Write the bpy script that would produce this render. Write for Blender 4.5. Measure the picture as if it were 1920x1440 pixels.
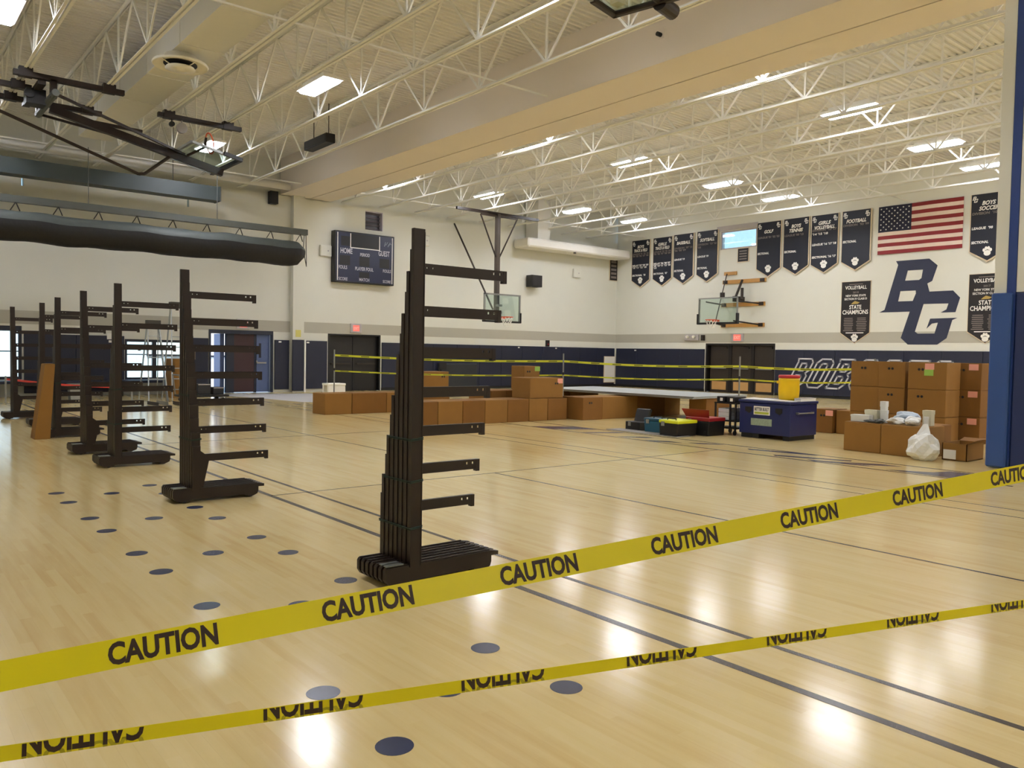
import bpy, bmesh, math, random
from mathutils import Vector, Matrix
random.seed(7)
sc = bpy.context.scene
COL = sc.collection
for o in list(bpy.data.objects): bpy.data.objects.remove(o)

# ------------------------------------------------------------------ camera, sky, exposure
EYE = Vector((0, 0, 1.5))
FPX = 1504.34
_y, _p, _r = math.radians(39.35948), math.radians(-2.18312), math.radians(.98672)
FW = Vector((math.sin(_y)*math.cos(_p), math.cos(_y)*math.cos(_p), math.sin(_p)))
_r0 = Vector((math.cos(_y), -math.sin(_y), 0)); _u0 = _r0.cross(FW)
RT = _r0*math.cos(_r) + _u0*math.sin(_r); UP = _u0*math.cos(_r) - _r0*math.sin(_r)
cam = bpy.data.cameras.new('camera'); cam.sensor_width = 36; cam.lens = FPX/1920*36
cam.clip_start = .05; cam.clip_end = 500
camo = bpy.data.objects.new('camera', cam); COL.objects.link(camo)
camo.matrix_world = Matrix(((RT.x, UP.x, -FW.x, EYE.x), (RT.y, UP.y, -FW.y, EYE.y), (RT.z, UP.z, -FW.z, EYE.z), (0, 0, 0, 1)))
sc.camera = camo
w = bpy.data.worlds.new('sky'); sc.world = w; w.use_nodes = True
w.node_tree.nodes['Background'].inputs[0].default_value = (.46, .68, 1, 1)
w.node_tree.nodes['Background'].inputs[1].default_value = 1.6
sc.view_settings.view_transform = 'Standard'; sc.view_settings.look = 'None'
sc.view_settings.exposure = 0.19; sc.view_settings.gamma = 1; sc.view_settings.use_curve_mapping = False
sc.cycles.use_denoising = True
sc.cycles.max_bounces = 8; sc.cycles.diffuse_bounces = 5; sc.cycles.caustics_reflective = False; sc.cycles.caustics_refractive = False
sun = bpy.data.lights.new('sun', 'SUN'); sun.energy = 8; sun.angle = .01; sun.color = (1, .95, .88)
suno = bpy.data.objects.new('sun', sun); COL.objects.link(suno); suno.rotation_euler = Vector((.3, .55, -1)).to_track_quat('-Z', 'Y').to_euler(); suno.location = (40, 60, 60)
LAMP = 60.0

# ------------------------------------------------------------------ materials
def lin(c):
    c /= 255
    return c/12.92 if c <= .04045 else ((c+.055)/1.055)**2.4
MATS = {}
def M(name, rgb, rough=.6, metal=0, var=.08, scale=6, bump=0, spec=.5, emit=0, stretch=None, coat=0):
    if name in MATS: return MATS[name]
    m = bpy.data.materials.new(name); m.use_nodes = True; nt = m.node_tree
    b = nt.nodes['Principled BSDF']; col = tuple(lin(c) for c in rgb)
    b.inputs['Roughness'].default_value = rough; b.inputs['Metallic'].default_value = metal
    b.inputs['Specular IOR Level'].default_value = spec; b.inputs['Coat Weight'].default_value = coat
    if emit:
        b.inputs['Emission Color'].default_value = (*col, 1); b.inputs['Emission Strength'].default_value = emit
    tc = nt.nodes.new('ShaderNodeTexCoord'); nz = nt.nodes.new('ShaderNodeTexNoise')
    nz.inputs['Scale'].default_value = scale; nz.inputs['Detail'].default_value = 4
    src = tc.outputs['Object']
    if stretch:
        mp = nt.nodes.new('ShaderNodeMapping'); mp.inputs['Scale'].default_value = stretch
        nt.links.new(src, mp.inputs[0]); src = mp.outputs[0]
    nt.links.new(src, nz.inputs['Vector'])
    mx = nt.nodes.new('ShaderNodeMix'); mx.data_type = 'RGBA'
    mx.inputs[6].default_value = (*[c*(1-var) for c in col], 1); mx.inputs[7].default_value = (*[min(1, c*(1+var)) for c in col], 1)
    nt.links.new(nz.outputs[0], mx.inputs[0]); nt.links.new(mx.outputs[2], b.inputs['Base Color'])
    if bump:
        bp = nt.nodes.new('ShaderNodeBump'); bp.inputs['Strength'].default_value = bump; bp.inputs['Distance'].default_value = .01
        nt.links.new(nz.outputs[0], bp.inputs['Height']); nt.links.new(bp.outputs[0], b.inputs['Normal'])
    MATS[name] = m
    return m
def glass(name, tint=(.86, .93, .92), refl=.09):
    m = bpy.data.materials.new(name); m.use_nodes = True; nt = m.node_tree; nt.nodes.clear()
    o = nt.nodes.new('ShaderNodeOutputMaterial'); t = nt.nodes.new('ShaderNodeBsdfTransparent'); g = nt.nodes.new('ShaderNodeBsdfGlossy'); x = nt.nodes.new('ShaderNodeMixShader')
    t.inputs[0].default_value = (*tint, 1); g.inputs['Roughness'].default_value = .03; x.inputs[0].default_value = refl
    nt.links.new(t.outputs[0], x.inputs[1]); nt.links.new(g.outputs[0], x.inputs[2]); nt.links.new(x.outputs[0], o.inputs[0])
    MATS[name] = m
    return m
BW, BL = .057, 1.1     # floor strip width and length
def floor_material():
    m = bpy.data.materials.new('maple strip floor'); m.use_nodes = True; nt = m.node_tree; N = nt.nodes; L = nt.links
    b = N['Principled BSDF']
    def math_(op, a, c=None):
        n = N.new('ShaderNodeMath'); n.operation = op
        for k, v in ((0, a), (1, c)):
            if v is None: continue
            if isinstance(v, (int, float)): n.inputs[k].default_value = v
            else: L.new(v, n.inputs[k])
        return n.outputs[0]
    geo = N.new('ShaderNodeNewGeometry'); sp = N.new('ShaderNodeSeparateXYZ'); L.new(geo.outputs['Position'], sp.inputs[0])
    i = math_('FLOOR', math_('DIVIDE', sp.outputs[0], BW))
    off = math_('FRACT', math_('MULTIPLY', i, .618034))
    j = math_('FLOOR', math_('ADD', math_('DIVIDE', sp.outputs[1], BL), off))
    cb = N.new('ShaderNodeCombineXYZ'); L.new(i, cb.inputs[0]); L.new(j, cb.inputs[1])
    wn = N.new('ShaderNodeTexWhiteNoise'); wn.noise_dimensions = '2D'; L.new(cb.outputs[0], wn.inputs['Vector'])
    mp = N.new('ShaderNodeMapping'); mp.inputs['Scale'].default_value = (14, .9, 1); L.new(geo.outputs['Position'], mp.inputs[0])
    nz = N.new('ShaderNodeTexNoise'); nz.inputs['Scale'].default_value = 1.6; nz.inputs['Detail'].default_value = 5; L.new(mp.outputs[0], nz.inputs['Vector'])
    nb = N.new('ShaderNodeTexNoise'); nb.inputs['Scale'].default_value = .55; nb.inputs['Detail'].default_value = 2
    mp2 = N.new('ShaderNodeMapping'); mp2.inputs['Scale'].default_value = (2.2, .5, 1); L.new(geo.outputs['Position'], mp2.inputs[0]); L.new(mp2.outputs[0], nb.inputs['Vector'])
    t = math_('ADD', math_('ADD', math_('MULTIPLY', wn.outputs['Value'], .15), math_('MULTIPLY', nz.outputs[0], .38)), math_('MULTIPLY', nb.outputs[0], .5))
    rp = N.new('ShaderNodeValToRGB'); L.new(t, rp.inputs[0]); e = rp.color_ramp.elements
    e[0].position = .22; e[0].color = (*[lin(c) for c in (203, 172, 112)], 1)
    e[1].position = .9; e[1].color = (*[lin(c) for c in (226, 209, 162)], 1)
    q = e.new(.5); q.color = (*[lin(c) for c in (217, 195, 139)], 1)
    L.new(rp.outputs[0], b.inputs['Base Color'])
    b.inputs['Roughness'].default_value = .15; b.inputs['Specular IOR Level'].default_value = .5
    n3 = N.new('ShaderNodeTexNoise'); n3.inputs['Scale'].default_value = 3; L.new(geo.outputs['Position'], n3.inputs['Vector'])
    bp = N.new('ShaderNodeBump'); bp.inputs['Strength'].default_value = .05; bp.inputs['Distance'].default_value = .02; L.new(n3.outputs[0], bp.inputs['Height']); L.new(bp.outputs[0], b.inputs['Normal'])
    MATS['floor'] = m
    return m
FLOOR = floor_material()
WALL = M('cream wall paint', (217, 217, 207), .75, var=.02, scale=2)
STRIPE = M('grey wall stripe', (176, 173, 160), .75, var=.02)
CEIL = M('white ceiling paint', (222, 221, 216), .7, var=.03)
JOIST = M('painted joist steel', (230, 229, 222), .5, var=.03)
SOFFIT = M('painted soffit board', (226, 217, 207), .7, var=.02, scale=1)
NAVY = M('navy vinyl pad', (24, 29, 52), .5, var=.08, scale=3)
BLUEPAD = M('royal blue vinyl pad', (44, 78, 142), .45, var=.08, scale=3)
BLACK = M('black plastic', (14, 13, 14), .5)
DOORBLK = M('dark brown door', (20, 16, 15), .5)
BROWN = M('dark brown steel', (35, 23, 16), .42, var=.15, scale=12, spec=.4)
BROWN2 = M('dark bronze steel', (44, 34, 28), .45, var=.12)
STEEL = M('galvanised steel', (150, 152, 150), .35, metal=.7, var=.12)
GREYMET = M('grey painted metal', (80, 84, 80), .5, var=.12, scale=3)
WHITE = M('white paint', (236, 234, 228), .6, var=.02)
BANNAVY = M('navy banner cloth', (17, 22, 38), .6, var=.08)
BANBLK = M('black banner cloth', (22, 15, 17), .6, var=.08)
CREAM = M('cream piping', (214, 198, 172), .7)
RED = M('flag red', (132, 34, 40), .7)
FLAGB = M('flag blue', (22, 24, 48), .7)
CARD = M('brown cardboard', (138, 98, 42), .85, var=.08, scale=5)
CARD2 = M('darker cardboard', (122, 82, 30), .85, var=.08, scale=5)
PINK = M('pink sticker', (228, 160, 142), .7); GREEN = M('green sticker', (150, 190, 84), .7)
PLASTW = M('clear white plastic', (226, 228, 226), .3, var=.06, scale=14)
YEL = M('yellow caution tape', (222, 208, 2), .38, var=.05, scale=2)
YELD = M('yellow tape print showing through', (168, 158, 14), .4)  # print of the hidden half, seen through the folded tape
INK = M('black print', (46, 26, 12), .5)
ORANGE = M('orange rim', (206, 84, 48), .45)
WOOD = M('varnished wood board', (186, 138, 74), .5, var=.15, scale=4, stretch=(1, 10, 1))
LENS = M('lit lamp lens', (244, 246, 255), .5, emit=LAMP, var=0)
EXITR = M('lit exit sign red', (250, 120, 110), .5, emit=.35, var=0)
GLASS = glass('clear glass'); BOARDG = glass('backboard glass', (.84, .92, .9), .1)
LOGO = M('navy wall paint', (40, 46, 70), .7, var=.03)
FLNAVY = M('navy floor paint', (44, 52, 82), .25, var=.05)
FLBLK = M('black floor paint', (58, 48, 44), .25, var=.05)
TWINE = M('green twine', (10, 46, 34), .7)

# ------------------------------------------------------------------ mesh helpers
class MB:
    def __init__(s): s.v = []; s.f = []
    def add(s, vs, fs):
        n = len(s.v); s.v += [tuple(p) for p in vs]; s.f += [tuple(n+i for i in f) for f in fs]; return s
    def box(s, x0, x1, y0, y1, z0, z1):
        return s.add([(x0,y0,z0),(x1,y0,z0),(x1,y1,z0),(x0,y1,z0),(x0,y0,z1),(x1,y0,z1),(x1,y1,z1),(x0,y1,z1)],
                     [(3,2,1,0),(4,5,6,7),(0,1,5,4),(1,2,6,5),(2,3,7,6),(3,0,4,7)])
    def bar(s, p, q, w, h, up=(0,0,1)):
        p, q = Vector(p), Vector(q); d = (q-p).normalized(); u = Vector(up)
        if abs(d.dot(u)) > .99: u = Vector((1,0,0))
        r = d.cross(u).normalized()*(w/2); t = r.cross(d).normalized()*(h/2)
        vs = [a+b for a in (p, q) for b in (-r-t, r-t, r+t, -r+t)]
        return s.add(vs, [(3,2,1,0),(4,5,6,7),(0,1,5,4),(1,2,6,5),(2,3,7,6),(3,0,4,7)])
    def tube(s, p, q, r, r2=None, n=10):
        r2 = r if r2 is None else r2
        p, q = Vector(p), Vector(q); d = (q-p).normalized(); u = Vector((0,0,1))
        if abs(d.dot(u)) > .99: u = Vector((1,0,0))
        a = d.cross(u).normalized(); b = a.cross(d)
        vs = []
        for c, rr in ((p, r), (q, r2)):
            for k in range(n):
                t = 2*math.pi*k/n; vs.append(c+a*(rr*math.cos(t))+b*(rr*math.sin(t)))
        return s.add(vs, [tuple(range(n-1,-1,-1)), tuple(range(n,2*n))]+[(k,(k+1)%n,n+(k+1)%n,n+k) for k in range(n)])
    def path(s, pts, r, n=6):
        for a, b in zip(pts, pts[1:]): s.tube(a, b, r, n=n)
        return s
    def prism(s, pts, ax, a, b):
        # 2-D outline pushed along an axis: ax x -> (y,z), y -> (x,z), z -> (x,y)
        f = {'x': lambda p, t: (t, p[0], p[1]), 'y': lambda p, t: (p[0], t, p[1]), 'z': lambda p, t: (p[0], p[1], t)}[ax]
        n = len(pts)
        return s.add([f(p, a) for p in pts]+[f(p, b) for p in pts], [tuple(range(n-1,-1,-1)), tuple(range(n,2*n))]+[(k,(k+1)%n,n+(k+1)%n,n+k) for k in range(n)])
    def lathe(s, c, prof, n=20):
        c = Vector(c); vs = []
        for r, z in prof:
            for k in range(n):
                t = 2*math.pi*k/n; vs.append((c.x+r*math.cos(t), c.y+r*math.sin(t), c.z+z))
        fs = []
        for a in range(len(prof)-1):
            for k in range(n): fs.append((a*n+k, a*n+(k+1)%n, (a+1)*n+(k+1)%n, (a+1)*n+k))
        fs.append(tuple(range(n-1,-1,-1))); fs.append(tuple(range((len(prof)-1)*n, len(prof)*n)))
        return s.add(vs, fs)
    def mesh(s, name, mat, off=(0,0,0), smooth=False, bevel=0):
        me = bpy.data.meshes.new(name); o = Vector(off)
        me.from_pydata([Vector(p)-o for p in s.v], [], s.f)
        bm = bmesh.new(); bm.from_mesh(me); bmesh.ops.recalc_face_normals(bm, faces=bm.faces)
        if bevel: bmesh.ops.bevel(bm, geom=list(bm.edges), offset=bevel, segments=1, affect='EDGES', clamp_overlap=True)
        bm.to_mesh(me); bm.free()
        if smooth:
            for p in me.polygons: p.use_smooth = True
        me.materials.append(mat)
        return me
    def build(s, name, mat, parent=None, smooth=False, bevel=0):
        me = s.mesh(name, mat, wl(parent), smooth, bevel)
        return link(name, me, parent)
def wl(o):
    v = Vector((0,0,0))
    while o is not None: v = v+o.location; o = o.parent
    return v
def link(name, me, parent=None, loc=(0,0,0)):
    o = bpy.data.objects.new(name, me); COL.objects.link(o); o.location = loc
    if parent is not None: o.parent = parent
    return o
def tag(o, label=None, cat=None, group=None, kind=None):
    if label: o['label'] = label
    if cat: o['category'] = cat
    if group: o['group'] = group
    if kind: o['kind'] = kind
    return o
def thing(name, label, cat, loc, group=None, kind=None):
    return tag(link(name, None, None, loc), label, cat, group, kind)
def struct(o): o['kind'] = 'structure'; return o
def box1(name, mat, parent, x0, x1, y0, y1, z0, z1, bevel=0): return MB().box(x0,x1,y0,y1,z0,z1).build(name, mat, parent, bevel=bevel)
_TX = {}
def text_data(s, shear=0, bold=0.0):
    k = (s, shear, bold)
    if k in _TX: return _TX[k]
    cu = bpy.data.curves.new('t', 'FONT'); cu.body = s; cu.shear = shear; cu.offset = bold; cu.resolution_u = 3
    ob = bpy.data.objects.new('t', cu); COL.objects.link(ob)
    dg = bpy.context.evaluated_depsgraph_get(); me = bpy.data.meshes.new_from_object(ob.evaluated_get(dg))
    vs = [v.co.copy() for v in me.vertices]; fs = [tuple(p.vertices) for p in me.polygons]
    x0 = min(v.x for v in vs); x1 = max(v.x for v in vs); y0 = min(v.y for v in vs); y1 = max(v.y for v in vs)
    vs = [((v.x-x0)/(x1-x0), (v.y-y0)/(y1-y0)) for v in vs]
    _TX[k] = (vs, fs, (x1-x0)/(y1-y0))
    bpy.data.objects.remove(ob); bpy.data.curves.remove(cu); bpy.data.meshes.remove(me)
    return _TX[k]
def put_text(parent, s, mat, org, ux, uy, w, h, shear=0, bold=0.0, name='lettering'):
    # flat print: org lower left corner, ux/uy unit directions on the surface
    vs, fs, asp = text_data(s, shear, bold)
    org, ux, uy = Vector(org), Vector(ux), Vector(uy)
    if w is None: w = h*asp
    mb = MB(); mb.add([org+ux*(a*w)+uy*(b*h) for a, b in vs], fs)
    me = bpy.data.meshes.new(name); o = wl(parent)
    me.from_pydata([Vector(p)-o for p in mb.v], [], mb.f); me.materials.append(mat)
    return link(name, me, parent)
def outline_mesh(loops, fn, ext=0):
    # filled outline with holes; fn maps 2-D to 3-D
    cu = bpy.data.curves.new('o', 'CURVE'); cu.dimensions = '2D'; cu.fill_mode = 'BOTH'; cu.extrude = ext
    for L in loops:
        sp = cu.splines.new('POLY'); sp.points.add(len(L)-1); sp.use_cyclic_u = True
        for p, q in zip(sp.points, L): p.co = (q[0], q[1], 0, 1)
    ob = bpy.data.objects.new('o', cu); COL.objects.link(ob)
    dg = bpy.context.evaluated_depsgraph_get(); me = bpy.data.meshes.new_from_object(ob.evaluated_get(dg))
    mb = MB(); mb.add([fn(v.co) for v in me.vertices], [tuple(p.vertices) for p in me.polygons])
    bpy.data.objects.remove(ob); bpy.data.curves.remove(cu); bpy.data.meshes.remove(me)
    return mb
def in_view(p):
    d = Vector(p)-EYE; z = d.dot(FW)
    if z < .3: return None
    return 960+FPX*d.dot(RT)/z, 720-FPX*d.dot(UP)/z, z

# ------------------------------------------------------------------ room shell
XL, XB, YA, YF = -3.6, 28.6, 27.0, -13.0
ZC, ZD = 6.92, 8.13
def holed(lo, hi, z0, z1, holes):
    us = sorted({lo, hi}|{h[0] for h in holes}|{h[1] for h in holes})
    out = []
    for a, b in zip(us, us[1:]):
        hs = sorted((h[2], h[3]) for h in holes if h[0] <= a+1e-6 and h[1] >= b-1e-6); z = z0
        for c, d in hs:
            if c > z: out.append((a, b, z, c))
            z = max(z, d)
        if z < z1: out.append((a, b, z, z1))
    return out
HOLES_A = [(1.4, 3.76, .5, 2.05), (6.52, 8.3, .46, 1.74), (9.1, 11.32, 0, 2.13), (13.4, 15.6, 0, 2.13), (14.89, 15.64, 6.06, 6.76), (3.77, 3.83, 6.08, 6.34), (8.4, 8.46, 6.07, 6.35)]
HOLES_B = [(18.25, 21.65, 0, 2.08), (19.24, 21.02, 6.05, 6.82)]
mb = MB()
for a, b, c, d in holed(XL-.3, XB+.3, 0, 6.87, HOLES_A): mb.box(a, b, YA, YA+.3, c, d)
mb.box(XL-.3, XB+.3, YA+.12, YA+.3, 6.87, ZD+.2)
wall_back = struct(mb.build('wall_back', WALL)); tag(wall_back, 'cream far wall with scoreboard, doors and navy padding', 'wall')
mb = MB()
for a, b, c, d in holed(YF, YA, 0, ZD+.2, HOLES_B): mb.box(XB, XB+.3, a, b, c, d)
wall_right = struct(mb.build('wall_right', WALL)); tag(wall_right, 'cream side wall hung with pennants, flag and letter logo', 'wall')
wall_left = struct(box1('wall_left', WALL, None, XL-.3, XL, YF, YA, 0, ZD+.2)); tag(wall_left, 'plain cream wall beside the left bay of the gym', 'wall')
wall_front = struct(box1('wall_front', WALL, None, XL-.3, XB+.3, YF-.3, YF, 0, ZD+.2)); tag(wall_front, 'plain cream wall behind the viewer', 'wall')
# painted grey stripe
MB().box(XL, 13.0, YA-.004, YA, 2.11, 2.5).box(13.0, XB, YA-.004, YA, 2.11, 2.5).build('paint_stripe', STRIPE, wall_back)
MB().box(XB-.004, XB, YF, YA, 2.11, 2.5).build('paint_stripe', STRIPE, wall_right)
# wall pads: separate vinyl panels
def pads(parent, axis, spans, top, mat=NAVY):
    for lo, hi in spans:
        n = max(1, round((hi-lo)/1.22)); s = (hi-lo)/n
        for k in range(n):
            a, b = lo+k*s+.004, lo+(k+1)*s-.004
            p = MB()
            if axis == 'A': p.box(a, b, YA-.055, YA-.002, .1, top)
            else: p.box(XB-.055, XB-.002, a, b, .1, top)
            p.build('wall_pad', mat, parent, bevel=.008)
pads(wall_back, 'A', [(3.8, 6.5), (8.32, 9.08), (11.36, 11.9), (12.42, 13.36), (15.64, 28.5)], 1.83)
pads(wall_right, 'B', [(8, 18.22), (21.68, 26.9)], 1.83)
MB().box(15.64, XB, YA-.03, YA, 0, .1).build('base_strip', BLACK, wall_back)
MB().box(XB-.03, XB, 8, 18.22, 0, .1).box(XB-.03, XB, 21.68, YA, 0, .1).build('base_strip', BLACK, wall_right)
# small white pad labels
for x in (11.5, 12.55, 22.4, 24.6): box1('pad_tag', WHITE, wall_back, x, x+.1, YA-.06, YA-.055, 1.74, 1.79)
box1('pad_tag', WHITE, wall_right, XB-.06, XB-.055, 25.6, 25.72, 1.72, 1.77)
# pilaster on the far wall
pil = tag(struct(box1('wall_column', WALL, None, 11.95, 12.37, YA-.22, YA, 0, ZC)), 'cream pilaster under the soffit on the far wall', 'pilaster')
box1('wall_pad', NAVY, pil, 11.92, 12.35, YA-.27, YA-.22, .05, 1.85, bevel=.008)
box1('corner_guard', WHITE, pil, 12.36, 12.42, YA-.28, YA-.2, 0, 1.86)

# ------------------------------------------------------------------ floor
floor = struct(link('floor', None)); tag(floor, 'glossy maple strip gym floor with painted court lines', 'floor')
SUB = M('subfloor', (190, 160, 100), .8)
cells = []
IX0, IX1, RY0, RY1 = -6, 110, .9, 7.2
for i in range(IX0, IX1):
    off = (i*.618034) % 1.0
    j0 = math.floor(RY0/BL+off)-1
    for j in range(j0, j0+12):
        y0, y1 = (j-off)*BL, (j+1-off)*BL
        if y1 <= RY0 or y0 >= RY1: continue
        full = y0 >= RY0 and y1 <= RY1
        a = 0
        if full:
            cs = [in_view((x, y, 0)) for x in (i*BW, (i+1)*BW) for y in (y0, y1)]
            if all(cs):
                cx = sum(c[0] for c in cs)/4; cy = sum(c[1] for c in cs)/4
                if 0 < cx < 1920 and 0 < cy < 1440: a = 1/(sum(c[2] for c in cs)/4)
        cells.append((a, i, max(y0, RY0), min(y1, RY1)))
cells.sort(key=lambda c: -c[0])
G = .0001
near, rest = cells[:300], cells[300:]
bm0 = MB().box(-BW/2+G, BW/2-G, -BL/2+G, BL/2-G, -.018, 0).mesh('floorboard', FLOOR)
for a, i, y0, y1 in near: link('floorboard', bm0, floor, ((i+.5)*BW, (y0+y1)/2, 0))
mb = MB()
for a, i, y0, y1 in rest: mb.box(i*BW+G, (i+1)*BW-G, y0+G, y1-G, -.018, 0)
tag(mb.build('floorboard_field', FLOOR, floor), kind='stuff')
xa, xb = IX0*BW, IX1*BW
MB().box(XL, xa, YF, YA, -.018, 0).box(xb, XB, YF, YA, -.018, 0).box(xa, xb, YF, RY0, -.018, 0).box(xa, xb, RY1, YA, -.018, 0).build('floor_field', FLOOR, floor)
MB().box(XL-.3, XB+.3, YF-.3, YA+.3, -.06, -.02).build('subfloor', SUB, floor)
def mark(name, mat, x0, x1, y0, y1, z=.0012): return box1(name, mat, floor, x0, x1, y0, y1, .0002, z)
for x, wd, y0, y1 in ((3.288, .052, -2, 25), (3.687, .04, -2, 25), (6.19, .028, -2, 7.86), (8.68, .02, -2, 25), (9.1, .02, -2, 25), (6.2, .02, 9.5, 25)):
    mark('court_line', FLBLK, x-wd/2, x+wd/2, y0, y1)
mark('court_line', FLBLK, 3.29, 10.78, 7.86, 7.88); mark('court_line', FLBLK, 3.29, 10.78, 13.1, 13.12)
mark('court_line', FLBLK, 10.77, 10.82, 3.6, 13.6); mark('court_line', FLBLK, 11.56, 11.61, 3.6, 13.6)
dm = MB(); dm.lathe((0,0,0), [(.074, .0002), (.074, .0014)], 28); dm = dm.mesh('floor_dot', FLNAVY)
for k in range(5):
    yc = 2.885+1.5*k
    for x, dy in ((1.573, -.3), (1.573, .3), (2.02, 0), (2.467, -.3), (2.467, .3)):
        link('floor_dot', dm, floor, (x, yc+dy, 0))
# dark block letters painted between the two border lines
def blk(pts): MB().prism(pts, 'z', .0002, .0012).build('floor_letter', FLNAVY, floor)
for y in (12.3,): blk([(10.82, y-.45), (11.56, y-.95), (11.56, y-.25), (10.82, y+.25)])
for y0, y1, lo, hi in ((10.9, 11.1, 10.85, 11.5), (10.0, 10.2, 10.9, 11.3), (9.2, 9.5, 10.85, 11.1), (8.6, 8.8, 11.2, 11.5)):
    blk([(lo, y0), (hi, y0-.35), (hi, y1-.35), (lo, y1)])
blk([(11.25, 7.6), (11.5, 6.6), (11.56, 6.5), (11.56, 7.0), (11.35, 7.7)])
blk([(10.9, 6.9), (11.3, 5.9), (11.42, 5.95), (11.0, 7.0)])
blk([(10.83, 6.2), (11.05, 5.4), (11.12, 5.9), (10.95, 6.4)])
blk([(11.15, 5.9), (11.4, 5.5), (11.4, 5.2), (11.1, 5.6)])
blk([(10.9, 5.2), (11.2, 4.7), (11.5, 4.6), (11.5, 3.7), (10.85, 4.1)])

# ------------------------------------------------------------------ ceiling deck, joists, soffit
prof = []; y = YF; P = .153
while y < YA+.12:
    prof += [(y, ZD), (y+.06, ZD), (y+.075, ZD+.04), (y+.138, ZD+.04)]; y += P
mb = MB(); n = len(prof)
mb.add([(XL, a, b) for a, b in prof]+[(XB, a, b) for a, b in prof], [(k, k+1, n+k+1, n+k) for k in range(n-1)])
ceiling = struct(mb.build('ceiling', CEIL)); tag(ceiling, 'white corrugated steel roof deck on open web joists', 'ceiling')
box1('roof_slab', CEIL, ceiling, XL-.3, XB+.3, YF-.3, YA+.3, ZD+.06, ZD+.2)
JX = [-1.72, -.25, 1.22, 2.69, 4.16, 5.66, 7.02, 8.48, 10.08]+[13.93+1.566*k for k in range(9)]
y0j, y1j = YF+.05, YA-.02
cm = MB()
for s in (-1, 1):
    cm.box(s*.014, s*.066, y0j, y1j, ZC, ZC+.009).box(s*.014, s*.022, y0j, y1j, ZC+.009, ZC+.06)
    cm.box(s*.014, s*.066, y0j, y1j, ZD-.012, ZD-.002).box(s*.014, s*.022, y0j, y1j, ZD-.06, ZD-.012)
cm = cm.mesh('joist', JOIST)
hgt = ZD-.03-(ZC+.03)
wd1 = MB().bar((0, 0, ZC+.03), (0, 1.04, ZD-.03), .03, .045).mesh('web_member', JOIST)
wd2 = MB().bar((0, 0, ZC+.03), (0, -1.04, ZD-.03), .03, .045).mesh('web_member', JOIST)
wv = MB().box(-.016, .016, -.02, .02, ZC+.02, ZD-.02).mesh('web_member', JOIST)
for x in JX:
    jo = link('joist', cm, ceiling, (x, 0, 0))
    k = -10
    while 9.36+2.08*k < y1j:
        yy = 9.36+2.08*k
        if yy > y0j+.9:
            for me in (wd1, wd2, wv):
                if not (me is wd1 and yy+1.04 > y1j): link('web_member', me, jo, (0, yy, 0))
        k += 1
for yb in (25.2, 13.0, 1.0, -8):
    MB().bar((XL, yb, ZC+.075), (11.5, yb, ZC+.075), .03, .03).bar((13.5, yb, ZC+.075), (XB, yb, ZC+.075), .03, .03).build('bridging', JOIST, ceiling)
# long pipe run along the far wall, in the left bay
MB().tube((XL, 25.9, 6.98), (11.4, 25.9, 6.98), .12, n=14).build('roof_pipe', CEIL, ceiling, smooth=True)
so = MB().box(11.56, 12.64, YF, YA, 6.9, ZD+.05).box(12.68, 13.48, YF, YA, 6.9, ZD+.05).box(12.6, 12.72, YF, YA, 7.1, ZD+.05)
soffit = tag(struct(so.build('trim_1', SOFFIT)), 'wide boxed soffit with a track slot dividing the two bays', 'soffit')

# ------------------------------------------------------------------ ceiling lights
lamp_lens = MB().box(-.195, .195, -.62, .62, 0, .05).mesh('lens', LENS, bevel=.03)
lamp_body = MB().box(-.23, .23, -.67, .67, .052, .11).box(-.15, .15, -.5, .5, .11, .2).mesh('housing', WHITE)
lamp_rod = MB().tube((0, 0, .2), (0, 0, .97), .012, n=6).mesh('hanger', JOIST)
VIS = {(7.84, 16.3): 'bright ceiling light between soffit and round air diffuser', (7.84, 23.2): 'ceiling light glaring behind the folded basketball hoop mast',
 (2.04, 16.3): 'ceiling light cut off in the upper left corner', (17.8, 9.56): 'light fixture nearest the soffit in the front row of the right bay',
 (22.2, 9.56): 'light fixture in the middle of the front row, above the flag', (25.6, 9.56): 'light fixture beside the white column, over the soccer pennant',
 (17.8, 16.3): 'middle-row ceiling light nearest the soffit in the right bay', (22.2, 16.3): 'middle-row ceiling light above the daylight window',
 (25.6, 16.3): 'middle-row ceiling light above the tennis pennant, nearest the pennant wall', (17.8, 23.2): 'back-row ceiling light directly above the hanging hoop beam',
 (22.2, 23.2): 'back-row ceiling light midway between hanging hoop and pennants', (25.6, 23.2): 'back-row ceiling light nearest the pennants, above the track pennants'}
for lx in (2.04, 7.84, 13.72, 17.8, 22.2, 25.6):
    for ly in (-10.7, -4, 2.8, 9.56, 16.3, 23.2):
        lab = VIS.get((lx, ly), 'ceiling light hidden behind the soffit or outside the picture')
        t = thing('ceiling_light', lab, 'ceiling light', (lx, ly, 7.15), 'gym ceiling lights')
        link('lens', lamp_lens, t); link('housing', lamp_body, t); [link('hanger', lamp_rod, t, (0, k_, 0)) for k_ in (-.4, .4)]

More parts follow.
